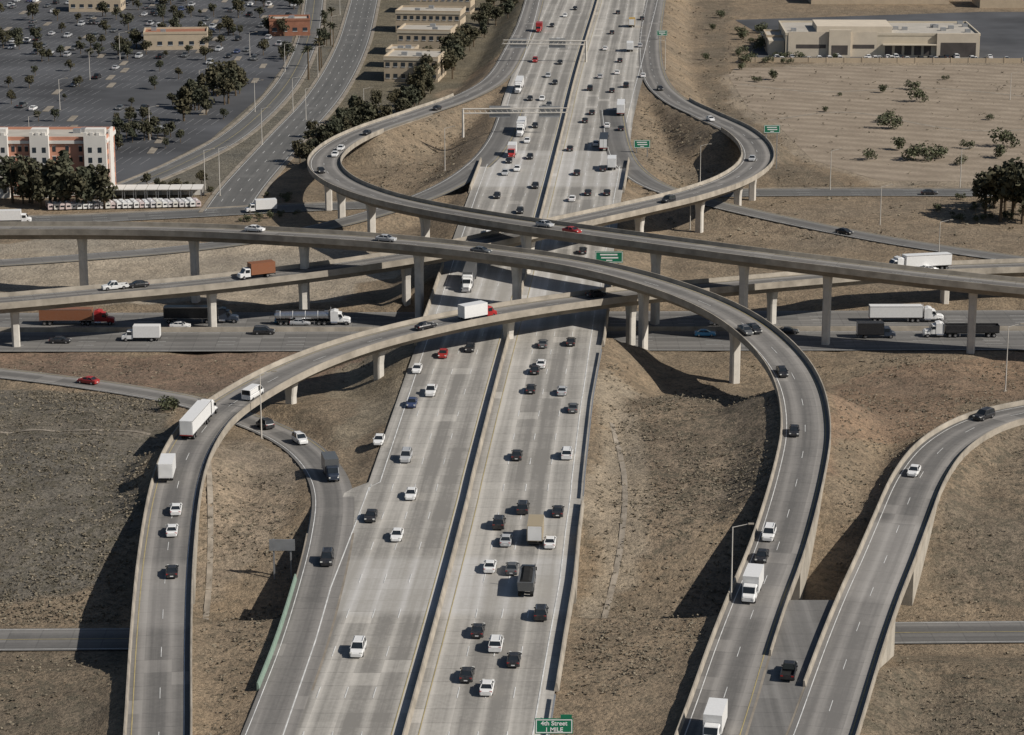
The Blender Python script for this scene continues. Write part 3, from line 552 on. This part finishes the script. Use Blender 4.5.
def leafcloud(V,Fc,sh,cen,rad,n,size,r):
    for _ in range(n):
        d=r.normal(size=3); d/=np.linalg.norm(d); rr=r.uniform(.55,1.08)
        p=cen+d*rad*rr; nn=d+r.normal(size=3)*.8; nn/=np.linalg.norm(nn); a=np.cross(nn,r.normal(size=3)); a/=np.linalg.norm(a); b=np.cross(nn,a); s=size*r.uniform(.5,1.2)
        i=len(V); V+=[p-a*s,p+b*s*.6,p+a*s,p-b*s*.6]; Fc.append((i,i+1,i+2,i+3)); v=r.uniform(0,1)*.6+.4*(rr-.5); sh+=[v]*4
def mk_tree(seed,h=10,spread=.42,kind='round',leaf=M_LEAF,nl_=70,sz=.062):
    r=np.random.default_rng(seed); mb=MB(); th=h*(.35 if kind!='bush' else .1)
    V=[];Fc=[];sh=[]
    if kind!='bush':
        mb.tube((0,0,-.3),(0.1,0,th),.035*h*.8,.022*h,0,7); mb.tube((.1,0,th),(.2,.1,h*.8),.022*h,.006*h,0,6)
    lobes=[]
    nl={'round':8,'tall':8,'bush':5}[kind]
    for i in range(nl):
        a=r.uniform(0,6.28)
        if kind=='tall': hh=h*(.3+.62*i/nl); rad=h*.16*(1.15-.6*i/nl)*r.uniform(.8,1.25); R=h*.10*r.uniform(.3,1)
        elif kind=='bush': hh=h*r.uniform(.3,.65); rad=h*.38*r.uniform(.7,1.2); R=h*.45*r.uniform(.2,1)
        else: hh=h*r.uniform(.42,.82); rad=h*.17*r.uniform(.75,1.3); R=h*spread*.62*r.uniform(.3,1)
        c=np.array([R*math.cos(a),R*math.sin(a),hh]); lobes.append((c,rad))
        if kind!='bush': mb.tube((0.1,0,th*.95),tuple(c),.013*h,.004*h,0,5)
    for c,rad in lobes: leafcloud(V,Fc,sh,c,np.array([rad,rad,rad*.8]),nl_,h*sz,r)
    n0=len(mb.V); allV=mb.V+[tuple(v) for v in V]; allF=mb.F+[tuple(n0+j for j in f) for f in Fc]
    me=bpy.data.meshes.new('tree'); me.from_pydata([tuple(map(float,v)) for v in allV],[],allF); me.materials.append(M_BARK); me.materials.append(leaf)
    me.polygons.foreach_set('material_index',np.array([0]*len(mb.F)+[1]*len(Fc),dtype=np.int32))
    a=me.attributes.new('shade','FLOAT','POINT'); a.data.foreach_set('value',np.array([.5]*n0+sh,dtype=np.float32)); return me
def mk_palm(seed):
    r=np.random.default_rng(seed); mb=MB(); mb.tube((0,0,-.3),(.2,.1,9),.28,.18,0,7); V=[];Fc=[];sh=[]
    for i in range(26):
        a=r.uniform(0,6.28); e=r.uniform(-.7,1.1); L=r.uniform(1.8,2.4); p=np.array([.2,.1,9.0]); d=np.array([math.cos(a)*math.cos(e),math.sin(a)*math.cos(e),math.sin(e)]); s=np.array([-math.sin(a),math.cos(a),0])*.3
        m1=p+d*L*.5; m2=p+d*L+np.array([0,0,-.6]); i0=len(V); V+=[p,m1-s,m1+s,m2]; Fc+=[(i0,i0+1,i0+3,i0+2)]; sh+=[r.uniform(.2,1)]*4
    n0=len(mb.V); me=bpy.data.meshes.new('palm'); me.from_pydata([tuple(map(float,v)) for v in mb.V+V],[],mb.F+[tuple(n0+j for j in f) for f in Fc]); me.materials.append(M_BARK); me.materials.append(M_LEAF)
    me.polygons.foreach_set('material_index',np.array([0]*len(mb.F)+[1]*len(Fc),dtype=np.int32)); a=me.attributes.new('shade','FLOAT','POINT'); a.data.foreach_set('value',np.array([.5]*n0+sh,dtype=np.float32)); return me
TR=[mk_tree(i) for i in range(4)]; TT=[mk_tree(20+i,10,.3,'tall') for i in range(3)]; BU=[mk_tree(40+i,3,.5,'bush',M_SHRUB,80,.085) for i in range(3)]; PA=[mk_palm(5),mk_palm(6)]
def plant(meshes,name,u,v,h,ref):
    q=P(u,v,0); zt,cl=terrain([q[0]],[q[1]]); z=float(zt[0])
    if cl[0]<.8: return
    ob=bpy.data.objects.new(name,random.choice(meshes)); s=h/ref; ob.scale=(s*random.uniform(.9,1.2),s*random.uniform(.9,1.2),s); ob.location=(q[0],q[1],z-.05); ob.rotation_euler=(0,0,random.uniform(0,6.28)); sc.collection.objects.link(ob)
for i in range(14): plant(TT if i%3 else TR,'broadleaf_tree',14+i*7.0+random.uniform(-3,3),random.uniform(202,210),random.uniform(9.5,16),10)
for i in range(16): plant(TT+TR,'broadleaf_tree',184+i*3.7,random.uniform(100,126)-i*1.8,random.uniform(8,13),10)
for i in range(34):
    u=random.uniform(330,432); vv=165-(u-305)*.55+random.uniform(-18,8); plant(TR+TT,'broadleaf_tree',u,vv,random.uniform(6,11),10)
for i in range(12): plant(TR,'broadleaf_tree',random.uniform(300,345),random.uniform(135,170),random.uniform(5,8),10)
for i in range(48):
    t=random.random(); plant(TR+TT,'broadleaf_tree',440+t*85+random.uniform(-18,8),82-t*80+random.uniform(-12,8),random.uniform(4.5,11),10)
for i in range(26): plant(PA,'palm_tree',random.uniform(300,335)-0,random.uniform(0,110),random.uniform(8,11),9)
for i in range(110):
    u=random.uniform(-20,330); v=random.choice([-8,6,20,34,46,58])+random.uniform(-4,4); plant(TR,'broadleaf_tree',u,v,random.uniform(4,8),10)
for i in range(12): plant(TR,'broadleaf_tree',112+i*6+random.uniform(-3,3),random.uniform(136,146),random.uniform(4,7),10)
for i in range(10): plant(TR,'broadleaf_tree',130+i*9+random.uniform(-4,4),random.uniform(186,196),random.uniform(3,5),10)
for i in range(26):
    v=random.choice([72,88,104,121,150]); u=random.uniform(-10,280-(v-60)*.8); plant(TR,'broadleaf_tree',u,v+random.uniform(-2,2),random.uniform(3,5.5),10)
for u,v,h in ((985,218,11),(1000,222,13),(1012,219,14),(1022,224,14),(1034,222,13),(994,208,10),(1015,208,11),(1005,214,12)): plant(TR,'broadleaf_tree',u,v,h,8.5)
for u,v,h in ((883,93,4.5),(918,102,7),(912,90,5.5),(890,129,7),(886,122,6),(925,161,7),(938,158,6),(910,160,7),(898,150,6),(870,160,5),(1005,147,8),(1000,158,6),(967,149,4.5),(773,80,5.5),(757,82,3.5),(825,112,3),(835,60,4),(742,70,4),(840,96,2),(990,120,3),(945,80,3),(168,431,4.5),(175,428,3.5),(705,60,4),(712,30,4),(720,18,5),(960,165,4)): plant(BU,'bush',u,v,h*.75,3)
for i in range(30): plant(BU,'bush',random.uniform(735,830),random.uniform(30,66),random.uniform(2,4.5),3)
for i in range(50): plant(BU,'bush',random.choice([random.uniform(205,300),random.uniform(930,1024)]),random.uniform(196,222),random.uniform(1,2.5),3)
def brush(name,poly,n,size,thr=(-.5,.6)):
    pts=np.array([P(u,v,3)[:2] for u,v in poly]); lo,hi=pts.min(0),pts.max(0)
    x=rng.uniform(lo[0],hi[0],n*3);y=rng.uniform(lo[1],hi[1],n*3); m=inpoly(x,y,poly)
    dens=wav(x,y,.12,31)+.6*wav(x,y,.35,32); m&=dens>rng.uniform(thr[0],thr[1],len(x)); x=x[m][:n];y=y[m][:n]
    z,cl=terrain(x,y); m=cl>1.6; x,y,z=x[m],y[m],z[m]; N=len(x)
    kk=4; S=size*rng.uniform(.35,1.3,N)
    c=np.repeat(np.c_[x,y,z],kk,0); s=np.repeat(S,kk); M_=N*kk
    a=rng.uniform(0,6.28,M_); t=rng.uniform(.2,1.1,M_); o=rng.normal(size=(M_,3))*.35*s[:,None]; o[:,2]=abs(o[:,2])+s*.1
    ax=np.c_[np.cos(a),np.sin(a),np.zeros(M_)]*s[:,None]*.5; up=np.c_[-np.sin(a)*np.cos(t),np.cos(a)*np.cos(t),np.sin(t)]*s[:,None]*.35
    p=c+o; Vv=np.stack([p-ax,p-up*.8,p+ax*.9,p+up],1).reshape(-1,3); Fv=np.arange(M_*4).reshape(-1,4)
    me=bpy.data.meshes.new(name); me.from_pydata(Vv.tolist(),[],Fv.tolist()); me.materials.append(M_BRUSH)
    at=me.attributes.new('shade','FLOAT','POINT'); at.data.foreach_set('value',np.repeat(np.clip(np.repeat(rng.uniform(0,1,N),kk)+rng.normal(size=M_)*.15,0,1),4).astype(np.float32)); sc.collection.objects.link(bpy.data.objects.new(name,me))
brush('dry_brush',[(-120,380),(170,400),(180,440),(135,560),(120,620),(-120,640)],6500,.42,(-.9,.4))
brush('dry_brush',[(560,370),(830,370),(830,520),(720,740),(545,740)],6500,.4)
brush('dry_brush',[(840,370),(1120,330),(1120,800),(830,800)],6000,.4)
brush('dry_brush',[(-120,650),(280,480),(330,480),(270,800),(-120,800)],3500,.4)
brush('dry_brush',[(-120,345),(1120,345),(1120,375),(-120,390)],900,.45)
brush('dry_brush',[(380,120),(480,120),(450,190),(320,190)],600,.6); brush('dry_brush',[(640,100),(740,130),(720,185),(640,185)],600,.6)
brush('dry_brush',[(650,0),(725,0),(820,180),(1120,188),(1120,260),(640,240)],1500,.7)
brush('dry_brush',[(725,70),(1120,60),(1120,188),(880,186),(765,130)],250,.7)
# ---------------------------------------------------------------- parking lots
LOT=[(-250,186),(120,186),(210,140),(262,95),(288,60),(300,0),(305,-60),(-330,-60)]
def flat(name,poly,z,mat):
    p=[P(u,v,0) for u,v in poly]; return mesh_obj(name,[(a[0],a[1],z) for a in p],[list(range(len(p)))],[mat],uv=[(a[0],a[1]) for a in p],tone=np.zeros(len(p)))
k=NT('tilled_soil',.95,.1); g=k.n('ShaderNodeNewGeometry').outputs['Position']; sp=k.n('ShaderNodeSeparateXYZ'); k.set(sp.inputs[0],g)
wb=k.noise(g,.03,3); ln=k.math('ADD',k.math('MULTIPLY',sp.outputs[1],.95),k.math('ADD',k.math('MULTIPLY',sp.outputs[0],.38),k.math('MULTIPLY',wb,9.0)))
fr=k.rng(k.math('SINE',k.math('MULTIPLY',ln,.75)),-1,1,0,1); n2=k.noise(g,.09,4,.6); n3=k.noise(g,.8,4,.75)
c=k.mix(k.rng(n2,.35,.65,0,1),(.38,.315,.245,1),(.28,.228,.175,1)); c=k.mix(k.math('MULTIPLY',fr,.5),c,(.20,.165,.125,1)); c=k.mix(k.rng(n3,.4,.7,0,.5),c,(.19,.16,.12,1)); k.color(c); k.bump(k.math('ADD',n3,fr),.5,.4)
flat('field',[(728,76),(735,68),(870,66),(1100,64),(1400,64),(1400,181),(1100,183),(880,181),(812,160),(780,128),(748,108)],.035,k.m)
for cc in ([(740,84),(820,92),(930,88),(1060,100)],[(770,120),(850,112),(960,130),(1060,128)]): ribbon('dirt_track',Road([(u,v,.06) for u,v in cc],.8),M_TRACK)
M_LOT=simple('parking_asphalt',(.078,.08,.085),.9,.2,0,.4,.025)
pl=empty('parking_lot'); o=flat('asphalt',LOT,.05,M_LOT); o.parent=pl
V=[];Fc=[]; ang=math.radians(-8); ca,sa=math.cos(ang),math.sin(ang); px=[];py=[]
for ri,ry in enumerate(np.arange(640,1150,17.5)):
    for xx in np.arange(-360,40,2.75): px.append(xx);py.append(ry)
px=np.array(px);py=np.array(py); wx=px*ca-(py-850)*sa; wy=px*sa+(py-850)*ca+850
ins=inpoly(wx,wy,LOT)&inpoly(wx,wy+6,LOT)&inpoly(wx,wy-6,LOT); _,cl=terrain(wx,wy); ins&=(cl>6)&(wav(wx,wy,.02,77)>-.35)
lotpts=np.c_[wx[ins],wy[ins]]
for x,y in lotpts:
    i=len(V); dx,dy=(-sa*5.3,ca*5.3); ex,ey=(ca*.06,sa*.06)
    V+=[(x-dx-ex,y-dy-ey,.075),(x-dx+ex,y-dy+ey,.075),(x+dx+ex,y+dy+ey,.075),(x+dx-ex,y+dy-ey,.075)]; Fc.append((i,i+1,i+2,i+3))
mesh_obj('stall_markings',V,Fc,[M_FADE],parent=pl)
isl=MB()
for x,y in lotpts[::19]: isl.box(x-1.0,x+1.0,y-5.2,y+5.2,.0,.22)
isl.obj('planting_islands',[M_GIRD],pl)
for j,(x,y) in enumerate(lotpts[9::19]):
    if random.random()<.28:
        ob=bpy.data.objects.new('broadleaf_tree',random.choice(TR)); s=random.uniform(.25,.5); ob.scale=(s,s,s); ob.location=(x,y,.1); sc.collection.objects.link(ob)
wgt=np.where(lotpts[:,1]>930,6.0,1.0); wgt/=wgt.sum()
for x,y in lotpts[rng.choice(len(lotpts),240,replace=False,p=wgt)]:
    kd=random.choice(['sedan','suv','sedan','pickup']); ob=bpy.data.objects.new('parked_car',TM[kd]); ob.color=(*CC[random.choice('wkkkggggsssb')],1); sg=random.choice((-1,1)); ob.location=(x+1.37*ca-2.6*sa*sg,y+1.37*sa+2.6*ca*sg,.06); ob.rotation_euler=(0,0,ang+random.choice((0,math.pi))); sc.collection.objects.link(ob)
# ---------------------------------------------------------------- buildings
M_BG=simple('building_glass',(.03,.04,.05),.15,.6,0,.1,.5); M_ROOF=simple('roof_membrane',(.42,.39,.34),.9,.2,0,.12,.2); M_DOCK=simple('dock_door_dark',(.08,.07,.065),.7,.3,0,.2,.3)
def bld(name,u,v,w,d,h,yaw,wall,floors,bay=3.6,win=(1.8,1.4),roof=M_ROOF):
    q=P(u,v,0); e=empty(name,(q[0],q[1],0),yaw)
    m=MB(); m.box(-w/2,w/2,0,d,-.5,h); m.obj('walls',[wall],e)
    m=MB(); m.box(-w/2-.15,w/2+.15,-.15,.35,h,h+.9);m.box(-w/2-.15,w/2+.15,d-.35,d+.15,h,h+.9);m.box(-w/2-.15,-w/2+.35,.352,d-.352,h,h+.9);m.box(w/2-.35,w/2+.15,.352,d-.352,h,h+.9); m.obj('parapet',[wall],e)
    m=MB(); m.box(-w/2+.36,w/2-.36,.36,d-.36,h,h+.25); 
    r=random.Random(int(u)); 
    for _ in range(max(2,int(w*d/160))): 
        x=r.uniform(-w/2+2,w/2-3);y=r.uniform(2,max(2.5,d-3)); m.box(x,x+2,y,y+1.6,h+.25,h+1.4,1)
    m.obj('roof',[roof,M_STEEL],e)
    if floors:
        m=MB(); fh=h/floors
        for f in range(floors):
            zz=f*fh+fh*.32; nb=int(w/bay)
            for b in range(nb):
                x=-w/2+(b+.5)*w/nb; m.box(x-win[0]/2,x+win[0]/2,-.06,.05,zz,zz+win[1],0); m.box(x-win[0]/2-.1,x+win[0]/2+.1,-.14,.04,zz-.14,zz-.01,1)
            nb=int(d/bay)
            for b in range(nb):
                y=(b+.5)*d/nb
                for s in (-1,1): m.box(*sorted((s*(w/2+.06),s*(w/2-.05))),y-win[0]/2,y+win[0]/2,zz,zz+win[1],0)
        m.obj('windows',[M_BG,M_SWHITE],e)
    return e
WB=simple('stucco_beige',(.46,.38,.28),.9,.2,0,.08,.3); WC=simple('stucco_cream',(.54,.48,.38),.9,.2,0,.06,.3); WT=simple('stucco_terracotta',(.52,.26,.18),.9,.2,0,.08,.3); WR_=simple('roof_tile_red',(.30,.14,.09),.9,.2,0,.15,.5); WW=simple('stucco_white',(.64,.62,.58),.9,.2,0,.05,.3); WS=simple('stucco_sand',(.58,.51,.41),.9,.2,0,.06,.3)
hx=P(113,197,0)[0]; wh=56.0
e=bld('hotel_building',60,197,wh,16,15.5,0,WT,0); e.location=(hx-wh/2-1.5,P(60,197,0)[1],0)
m=MB(); tw=[(-28,-23),(-17,-11.5),(-3,2),(8,13),(22.5,28.4)]
for a,b in tw:
    m.box(a,b,-1.6,-.003,-.3,17.0)
    for x in np.arange(a,b-.9,1.7): m.box(x,x+.9,-1.6,-1.0,17.003,17.8)
    m.box(a+.3,b-.3,-.9,2.2,17.003,18.6)
m.box(-28.2,28.2,-.5,-.003,14.6,15.4); m.box(28.003,28.4,-.5,16.3,14.6,15.6); m.box(-28,28,-.3,-.003,.4,1.2)
m.box(28.003,28.5,5,11,-.3,17.4)
m.obj('white_towers',[WW],e)
m=MB()
for f in range(5):
    zz=1.4+f*2.75
    for a,b in tw:
        for x in ((a+b)/2-1.3,(a+b)/2+1.3): m.box(x-.5,x+.5,-1.66,-1.5,zz,zz+1.4,0)
    for i in range(len(tw)-1):
        a,b=tw[i][1],tw[i+1][0]
        for x in np.linspace(a+1.2,b-1.2,3): m.box(x-.45,x+.45,-.06,.1,zz,zz+1.4,0); m.box(x-.6,x+.6,-.1,-.003,zz+1.45,zz+1.6,1)
    for y in (2,4,12,14): m.box(27.95,28.06,y-.5,y+.5,zz,zz+1.5,0)
m.obj('windows',[M_BG,WW],e)
e=bld('commercial_building',176,50,24,14,6,.1,WB,1,roof=WR_)
for a in ((290,36,16,12,6,.1,WR_,1),(95,12,22,14,6,0,WB,1)): bld('commercial_building',*a)
for u,v,w,d,h in ((411,82,19,20,8),(424,56,20,18,9),(428,33,26,16,8),(440,14,26,16,8.5),(432,-2,26,14,9),(400,68,10,12,6)):
    e=bld('office_building',u,v,w,d,h,-.12,WB,2,2.6,(1.4,1.5))
    m=MB(); m.box(-w/2-.1,w/2+.1,-.2,-.152,h*.94,h+.3); m.obj('cornice',[WC],e)
e=bld('warehouse_building',882,57,72,36,8.0,-.03,WC,0)
m=MB(); m.box(-35,-2,-.25,-.152,-.2,9.3); m.box(-20,-12,-1.6,-.253,-.2,10.2); m.box(-24,4,6,26,8.26,10.6); m.box(20,35.6,-1.2,-.155,-.2,9.0); m.box(-42,-36.2,3,20,-.2,5.5); m.obj('facade_panels',[WS],e)
m=MB()
for x in np.arange(1,19,3.6): m.box(x,x+2.6,-.21,-.152,.8,4.2,0)
m.box(0,19.8,-2.2,-.153,4.6,5.0,1); m.box(-32,-21,-.32,-.254,3.2,4.6,0); m.box(-11,-3,-.32,-.254,3.2,4.6,0); m.box(-19,-13,-1.66,-1.603,1,4.5,0); m.box(21.5,34.5,-1.27,-1.203,.3,5.6,0)
for y in np.arange(4,30,5): m.box(35.9,36.05,y,y+3,1,4.5,0)
m.obj('doors_and_windows',[M_DOCK,WC],e)
bld('warehouse_building',790,52,18,16,5.5,-.03,WB,1); bld('commercial_building',880,4,60,20,7,0,WB,0); bld('commercial_building',1010,8,26,20,7,0,WB,0)
q=P(880,62.5,0); e=empty('perimeter_wall',(q[0],q[1],0),-.02); m=MB(); m.box(-52,52,-.1,.1,-.2,1.7)
for x in np.arange(-52,53,6.5): m.box(x-.2,x+.2,-.2,.2,-.2,1.9)
m.obj('blocks_and_piers',[WB],e)
pl2=empty('parking_lot'); flat('asphalt',[(735,62),(770,40),(735,20),(980,12),(1080,12),(1080,60),(990,62)],.05,M_LOT).parent=pl2
for i in range(30):
    q=P(random.uniform(775,1010),random.choice([58.5,60.5,60.5]),0)
    ob=bpy.data.objects.new('parked_car',TM[random.choice(['sedan','suv'])]); ob.color=(*CC[random.choice('wwkgs')],1); ob.location=(q[0],q[1],.06); sc.collection.objects.link(ob)
q=P(152,200,0); e=empty('storage_shelter',(q[0],q[1],0),.03); m=MB()
for i in range(9):
    x=-13.5+i*3.0; m.box(x,x+2.8,0,7,2.7,2.9,0)
    for xx in (x+.15,x+2.55): m.box(xx,xx+.12,.2,.35,0,2.698,1); m.box(xx,xx+.12,6.6,6.75,0,2.698,1)
m.box(-13.5,13.4,6.9,7.0,0,2.69,0); m.obj('roof_and_posts',[WW,M_STEEL],e)
mb=MB(); mb.loft([[(-1.15,-4,.6),(1.15,-4,.6),(1.15,-4,2.7),(.9,-4,2.95),(-.9,-4,2.95),(-1.15,-4,2.7)],[(-1.15,3.6,.6),(1.15,3.6,.6),(1.15,3.6,2.7),(.9,3.6,2.95),(-.9,3.6,2.95),(-1.15,3.6,2.7)],[(-1.0,4.3,1.2),(1.0,4.3,1.2),(1.0,4.1,2.4),(.8,4.1,2.6),(-.8,4.1,2.6),(-1.0,4.1,2.4)]],0)
mb.box(-.4,.4,-1,0,2.96,3.2,5); mb.box(-.7,.7,-4.04,-4.0,1.5,2.2,1)
for s in (-1,1): mb.box(*sorted((s*1.15,s*1.17)),-2,1.5,1.6,2.2,1); mb.box(*sorted((s*1.15,s*1.165)),-3.8,3.5,1.05,1.25,3)
wheels(mb,2.3,(-.6,.4),.35); mb.tube((0,4.2,.6),(0,5.4,.5),.06,.06,6); RVM=mb.mesh('caravan',VM)
for i in range(27):
    q=P(46+i*5.7,212.5-i*.12,0); ob=bpy.data.objects.new('caravan_trailer',RVM); cc=random.choice([(.75,.75,.73),(.7,.68,.62),(.62,.6,.6),(.75,.75,.75),(.6,.5,.48)]); ob.color=(*cc,1); ob.location=(q[0],q[1]+5,0.0); ob.rotation_euler=(0,0,random.uniform(-.05,.05)+.35); s=random.uniform(.68,.8); ob.scale=(s*.8,s,s*.8); sc.collection.objects.link(ob)
# ---------------------------------------------------------------- signs, lamps, gantries
def sign(name,u,v,z,w,h,front=True,text=None,yaw=0):
    q=P(u,v,z); zt,_=terrain([q[0]],[q[1]]); e=empty(name,(q[0],q[1],z),yaw)
    m=MB(); m.box(-w/2,w/2,-.06,.06,-h/2,h/2,0); m.obj('panel',[(M_GREEN if front else M_STEEL)],e)
    m=MB()
    if front:
        b=.12
        m.box(-w/2+.1,w/2-.1,-.075,-.062,h/2-.1-b,h/2-.1);m.box(-w/2+.1,w/2-.1,-.075,-.062,-h/2+.1,-h/2+.1+b);m.box(-w/2+.1,-w/2+.1+b,-.075,-.062,-h/2+.23,h/2-.23);m.box(w/2-.1-b,w/2-.1,-.075,-.062,-h/2+.23,h/2-.23)
        if text is None: m.box(-w*.32,w*.3,-.075,-.062,.15*h,.27*h); m.box(-w*.28,w*.33,-.075,-.062,-.12*h,0); m.box(-w*.1,w*.12,-.075,-.062,-.33*h,-.24*h)
        m.obj('legend',[M_SWHITE],e)
    m=MB()
    for s in (-1,1): m.box(s*w*.33-.12,s*w*.33+.12,.07,.3,float(zt[0])-z-.5,h/2)
    m.obj('posts',[M_STEEL],e)
    if text:
        for i,tx in enumerate(text):
            cu=bpy.data.curves.new('lettering','FONT'); cu.body=tx; cu.size=h*.4; cu.align_x='CENTER'; cu.extrude=.01; cu.offset=.015; cu.materials.append(M_SWHITE)
            o=bpy.data.objects.new('lettering',cu); o.parent=e; o.rotation_euler=(math.pi/2,0,0); o.location=(0,-.075,h*(.06-.42*i)); sc.collection.objects.link(o)
    return e
e=sign('highway_sign',554,726,8.6,4.7,2.0,text=['4th Street','1 MILE'])
m=MB(); m.box(.8,2.2,-.06,.06,1.03,1.5); m.obj('exit_tab',[M_GREEN],e)
sign('highway_sign',609,257,10.5,6.2,2.6); sign('highway_sign',642,144,8.5,4.6,2.3); sign('highway_sign',772,129,11.5,4.6,2.3); sign('highway_sign',662,33,8.5,4,2)
sign('road_sign',282,545,7.0,3.9,1.8,False)
def lampmesh(h,arm):
    m=MB(); m.tube((0,0,-.5),(0,0,h),.14,.07,0,8); m.tube((0,0,h-.05),(arm,0,h+.5),.06,.05,0,6); m.box(arm-.2,arm+.6,-.16,.16,h+.4,h+.58,1); m.box(-.3,.3,-.3,.3,-.5,.15,1); return m.mesh('lamp',[M_COL,M_CONC])
LM=lampmesh(11,2.4)
def lamp(u,v,z=None,h=11,yaw=0):
    q=P(u,v,z or 0); 
    if z is None: zt,_=terrain([q[0]],[q[1]]); q[2]=zt[0]
    ob=bpy.data.objects.new('street_lamp',LM); ob.location=q; ob.scale=(1,1,h/11); ob.rotation_euler=(0,0,yaw); sc.collection.objects.link(ob)
for a in ((938,272,None,12),(1005,395,None,13),(731,600,6.3,11),(262,455,None,12),(445,180,None,12),(220,196,None,13),(205,190,None,11),(262,145,None,11),(293,112,None,11),(318,78,None,11),(332,45,None,11),(340,15,None,11),(255,112,None,10),(285,72,None,10),(200,100,None,10),(150,140,None,10),(90,80,None,10),(60,110,None,10),(250,60,None,10),(120,60,None,10),(30,150,None,10),(306,120,None,10),(830,190,None,11),(960,188,None,11),(1010,100,None,9),(700,185,None,11),(665,70,6,10,math.pi),(690,230,None,11),(880,225,None,10),(20,190,None,11),(364,120,None,10)): lamp(*a)
def gantry(u,v,z,h,L,side):
    q=P(u,v,z); e=empty('sign_gantry',q); m=MB(); m.tube((0,0,-1),(0,0,h),.4,.3,0,8)
    for zz in (h-.1,h-1.4): m.tube((0,0,zz),(side*L,0,zz+.3),.24,.16,0,6)
    for x in np.arange(1.5,L,1.6): m.tube((side*x,0,h-.2),(side*(x+.8),0,h-1.3),.1,.1,0,4)
    m.obj('truss_and_post',[M_COL],e); m=MB()
    for x in (.25,.72): m.box(*sorted((side*L*x,side*L*(x+.2))),.3,.42,h-2.6,h+.8)
    m.obj('sign_panels',[M_STEEL],e)
gantry(463,134,6,7.5,31,1); gantry(586,62,6,7.5,29,-1)
# ---------------------------------------------------------------- light, world, camera
az=math.radians(112); el=math.radians(38); S=Vector((math.sin(az)*math.cos(el),math.cos(az)*math.cos(el),math.sin(el)))
sl=bpy.data.lights.new('sun','SUN'); sl.energy=4.6; sl.angle=math.radians(.5); sl.color=(1,.94,.86); so=bpy.data.objects.new('sun',sl); so.rotation_euler=S.to_track_quat('Z','Y').to_euler(); so.location=(0,300,400); sc.collection.objects.link(so)
w=bpy.data.worlds.new('World'); sc.world=w; w.use_nodes=True; nt=w.node_tree; sk=nt.nodes.new('ShaderNodeTexSky'); sk.sky_type='NISHITA'; sk.sun_disc=False; sk.sun_elevation=el; sk.sun_rotation=az
nt.links.new(sk.outputs[0],nt.nodes['Background'].inputs[0]); nt.nodes['Background'].inputs[1].default_value=.05
cd=bpy.data.cameras.new('camera'); cd.sensor_width=36; cd.lens=FL/1024*36; cd.clip_start=1; cd.clip_end=20000; co=bpy.data.objects.new('camera',cd); co.location=(0,0,CH); co.rotation_euler=(math.pi/2-TH,0,0); sc.collection.objects.link(co); sc.camera=co
sc.view_settings.view_transform='Standard'; sc.view_settings.look='None'; sc.view_settings.exposure=0
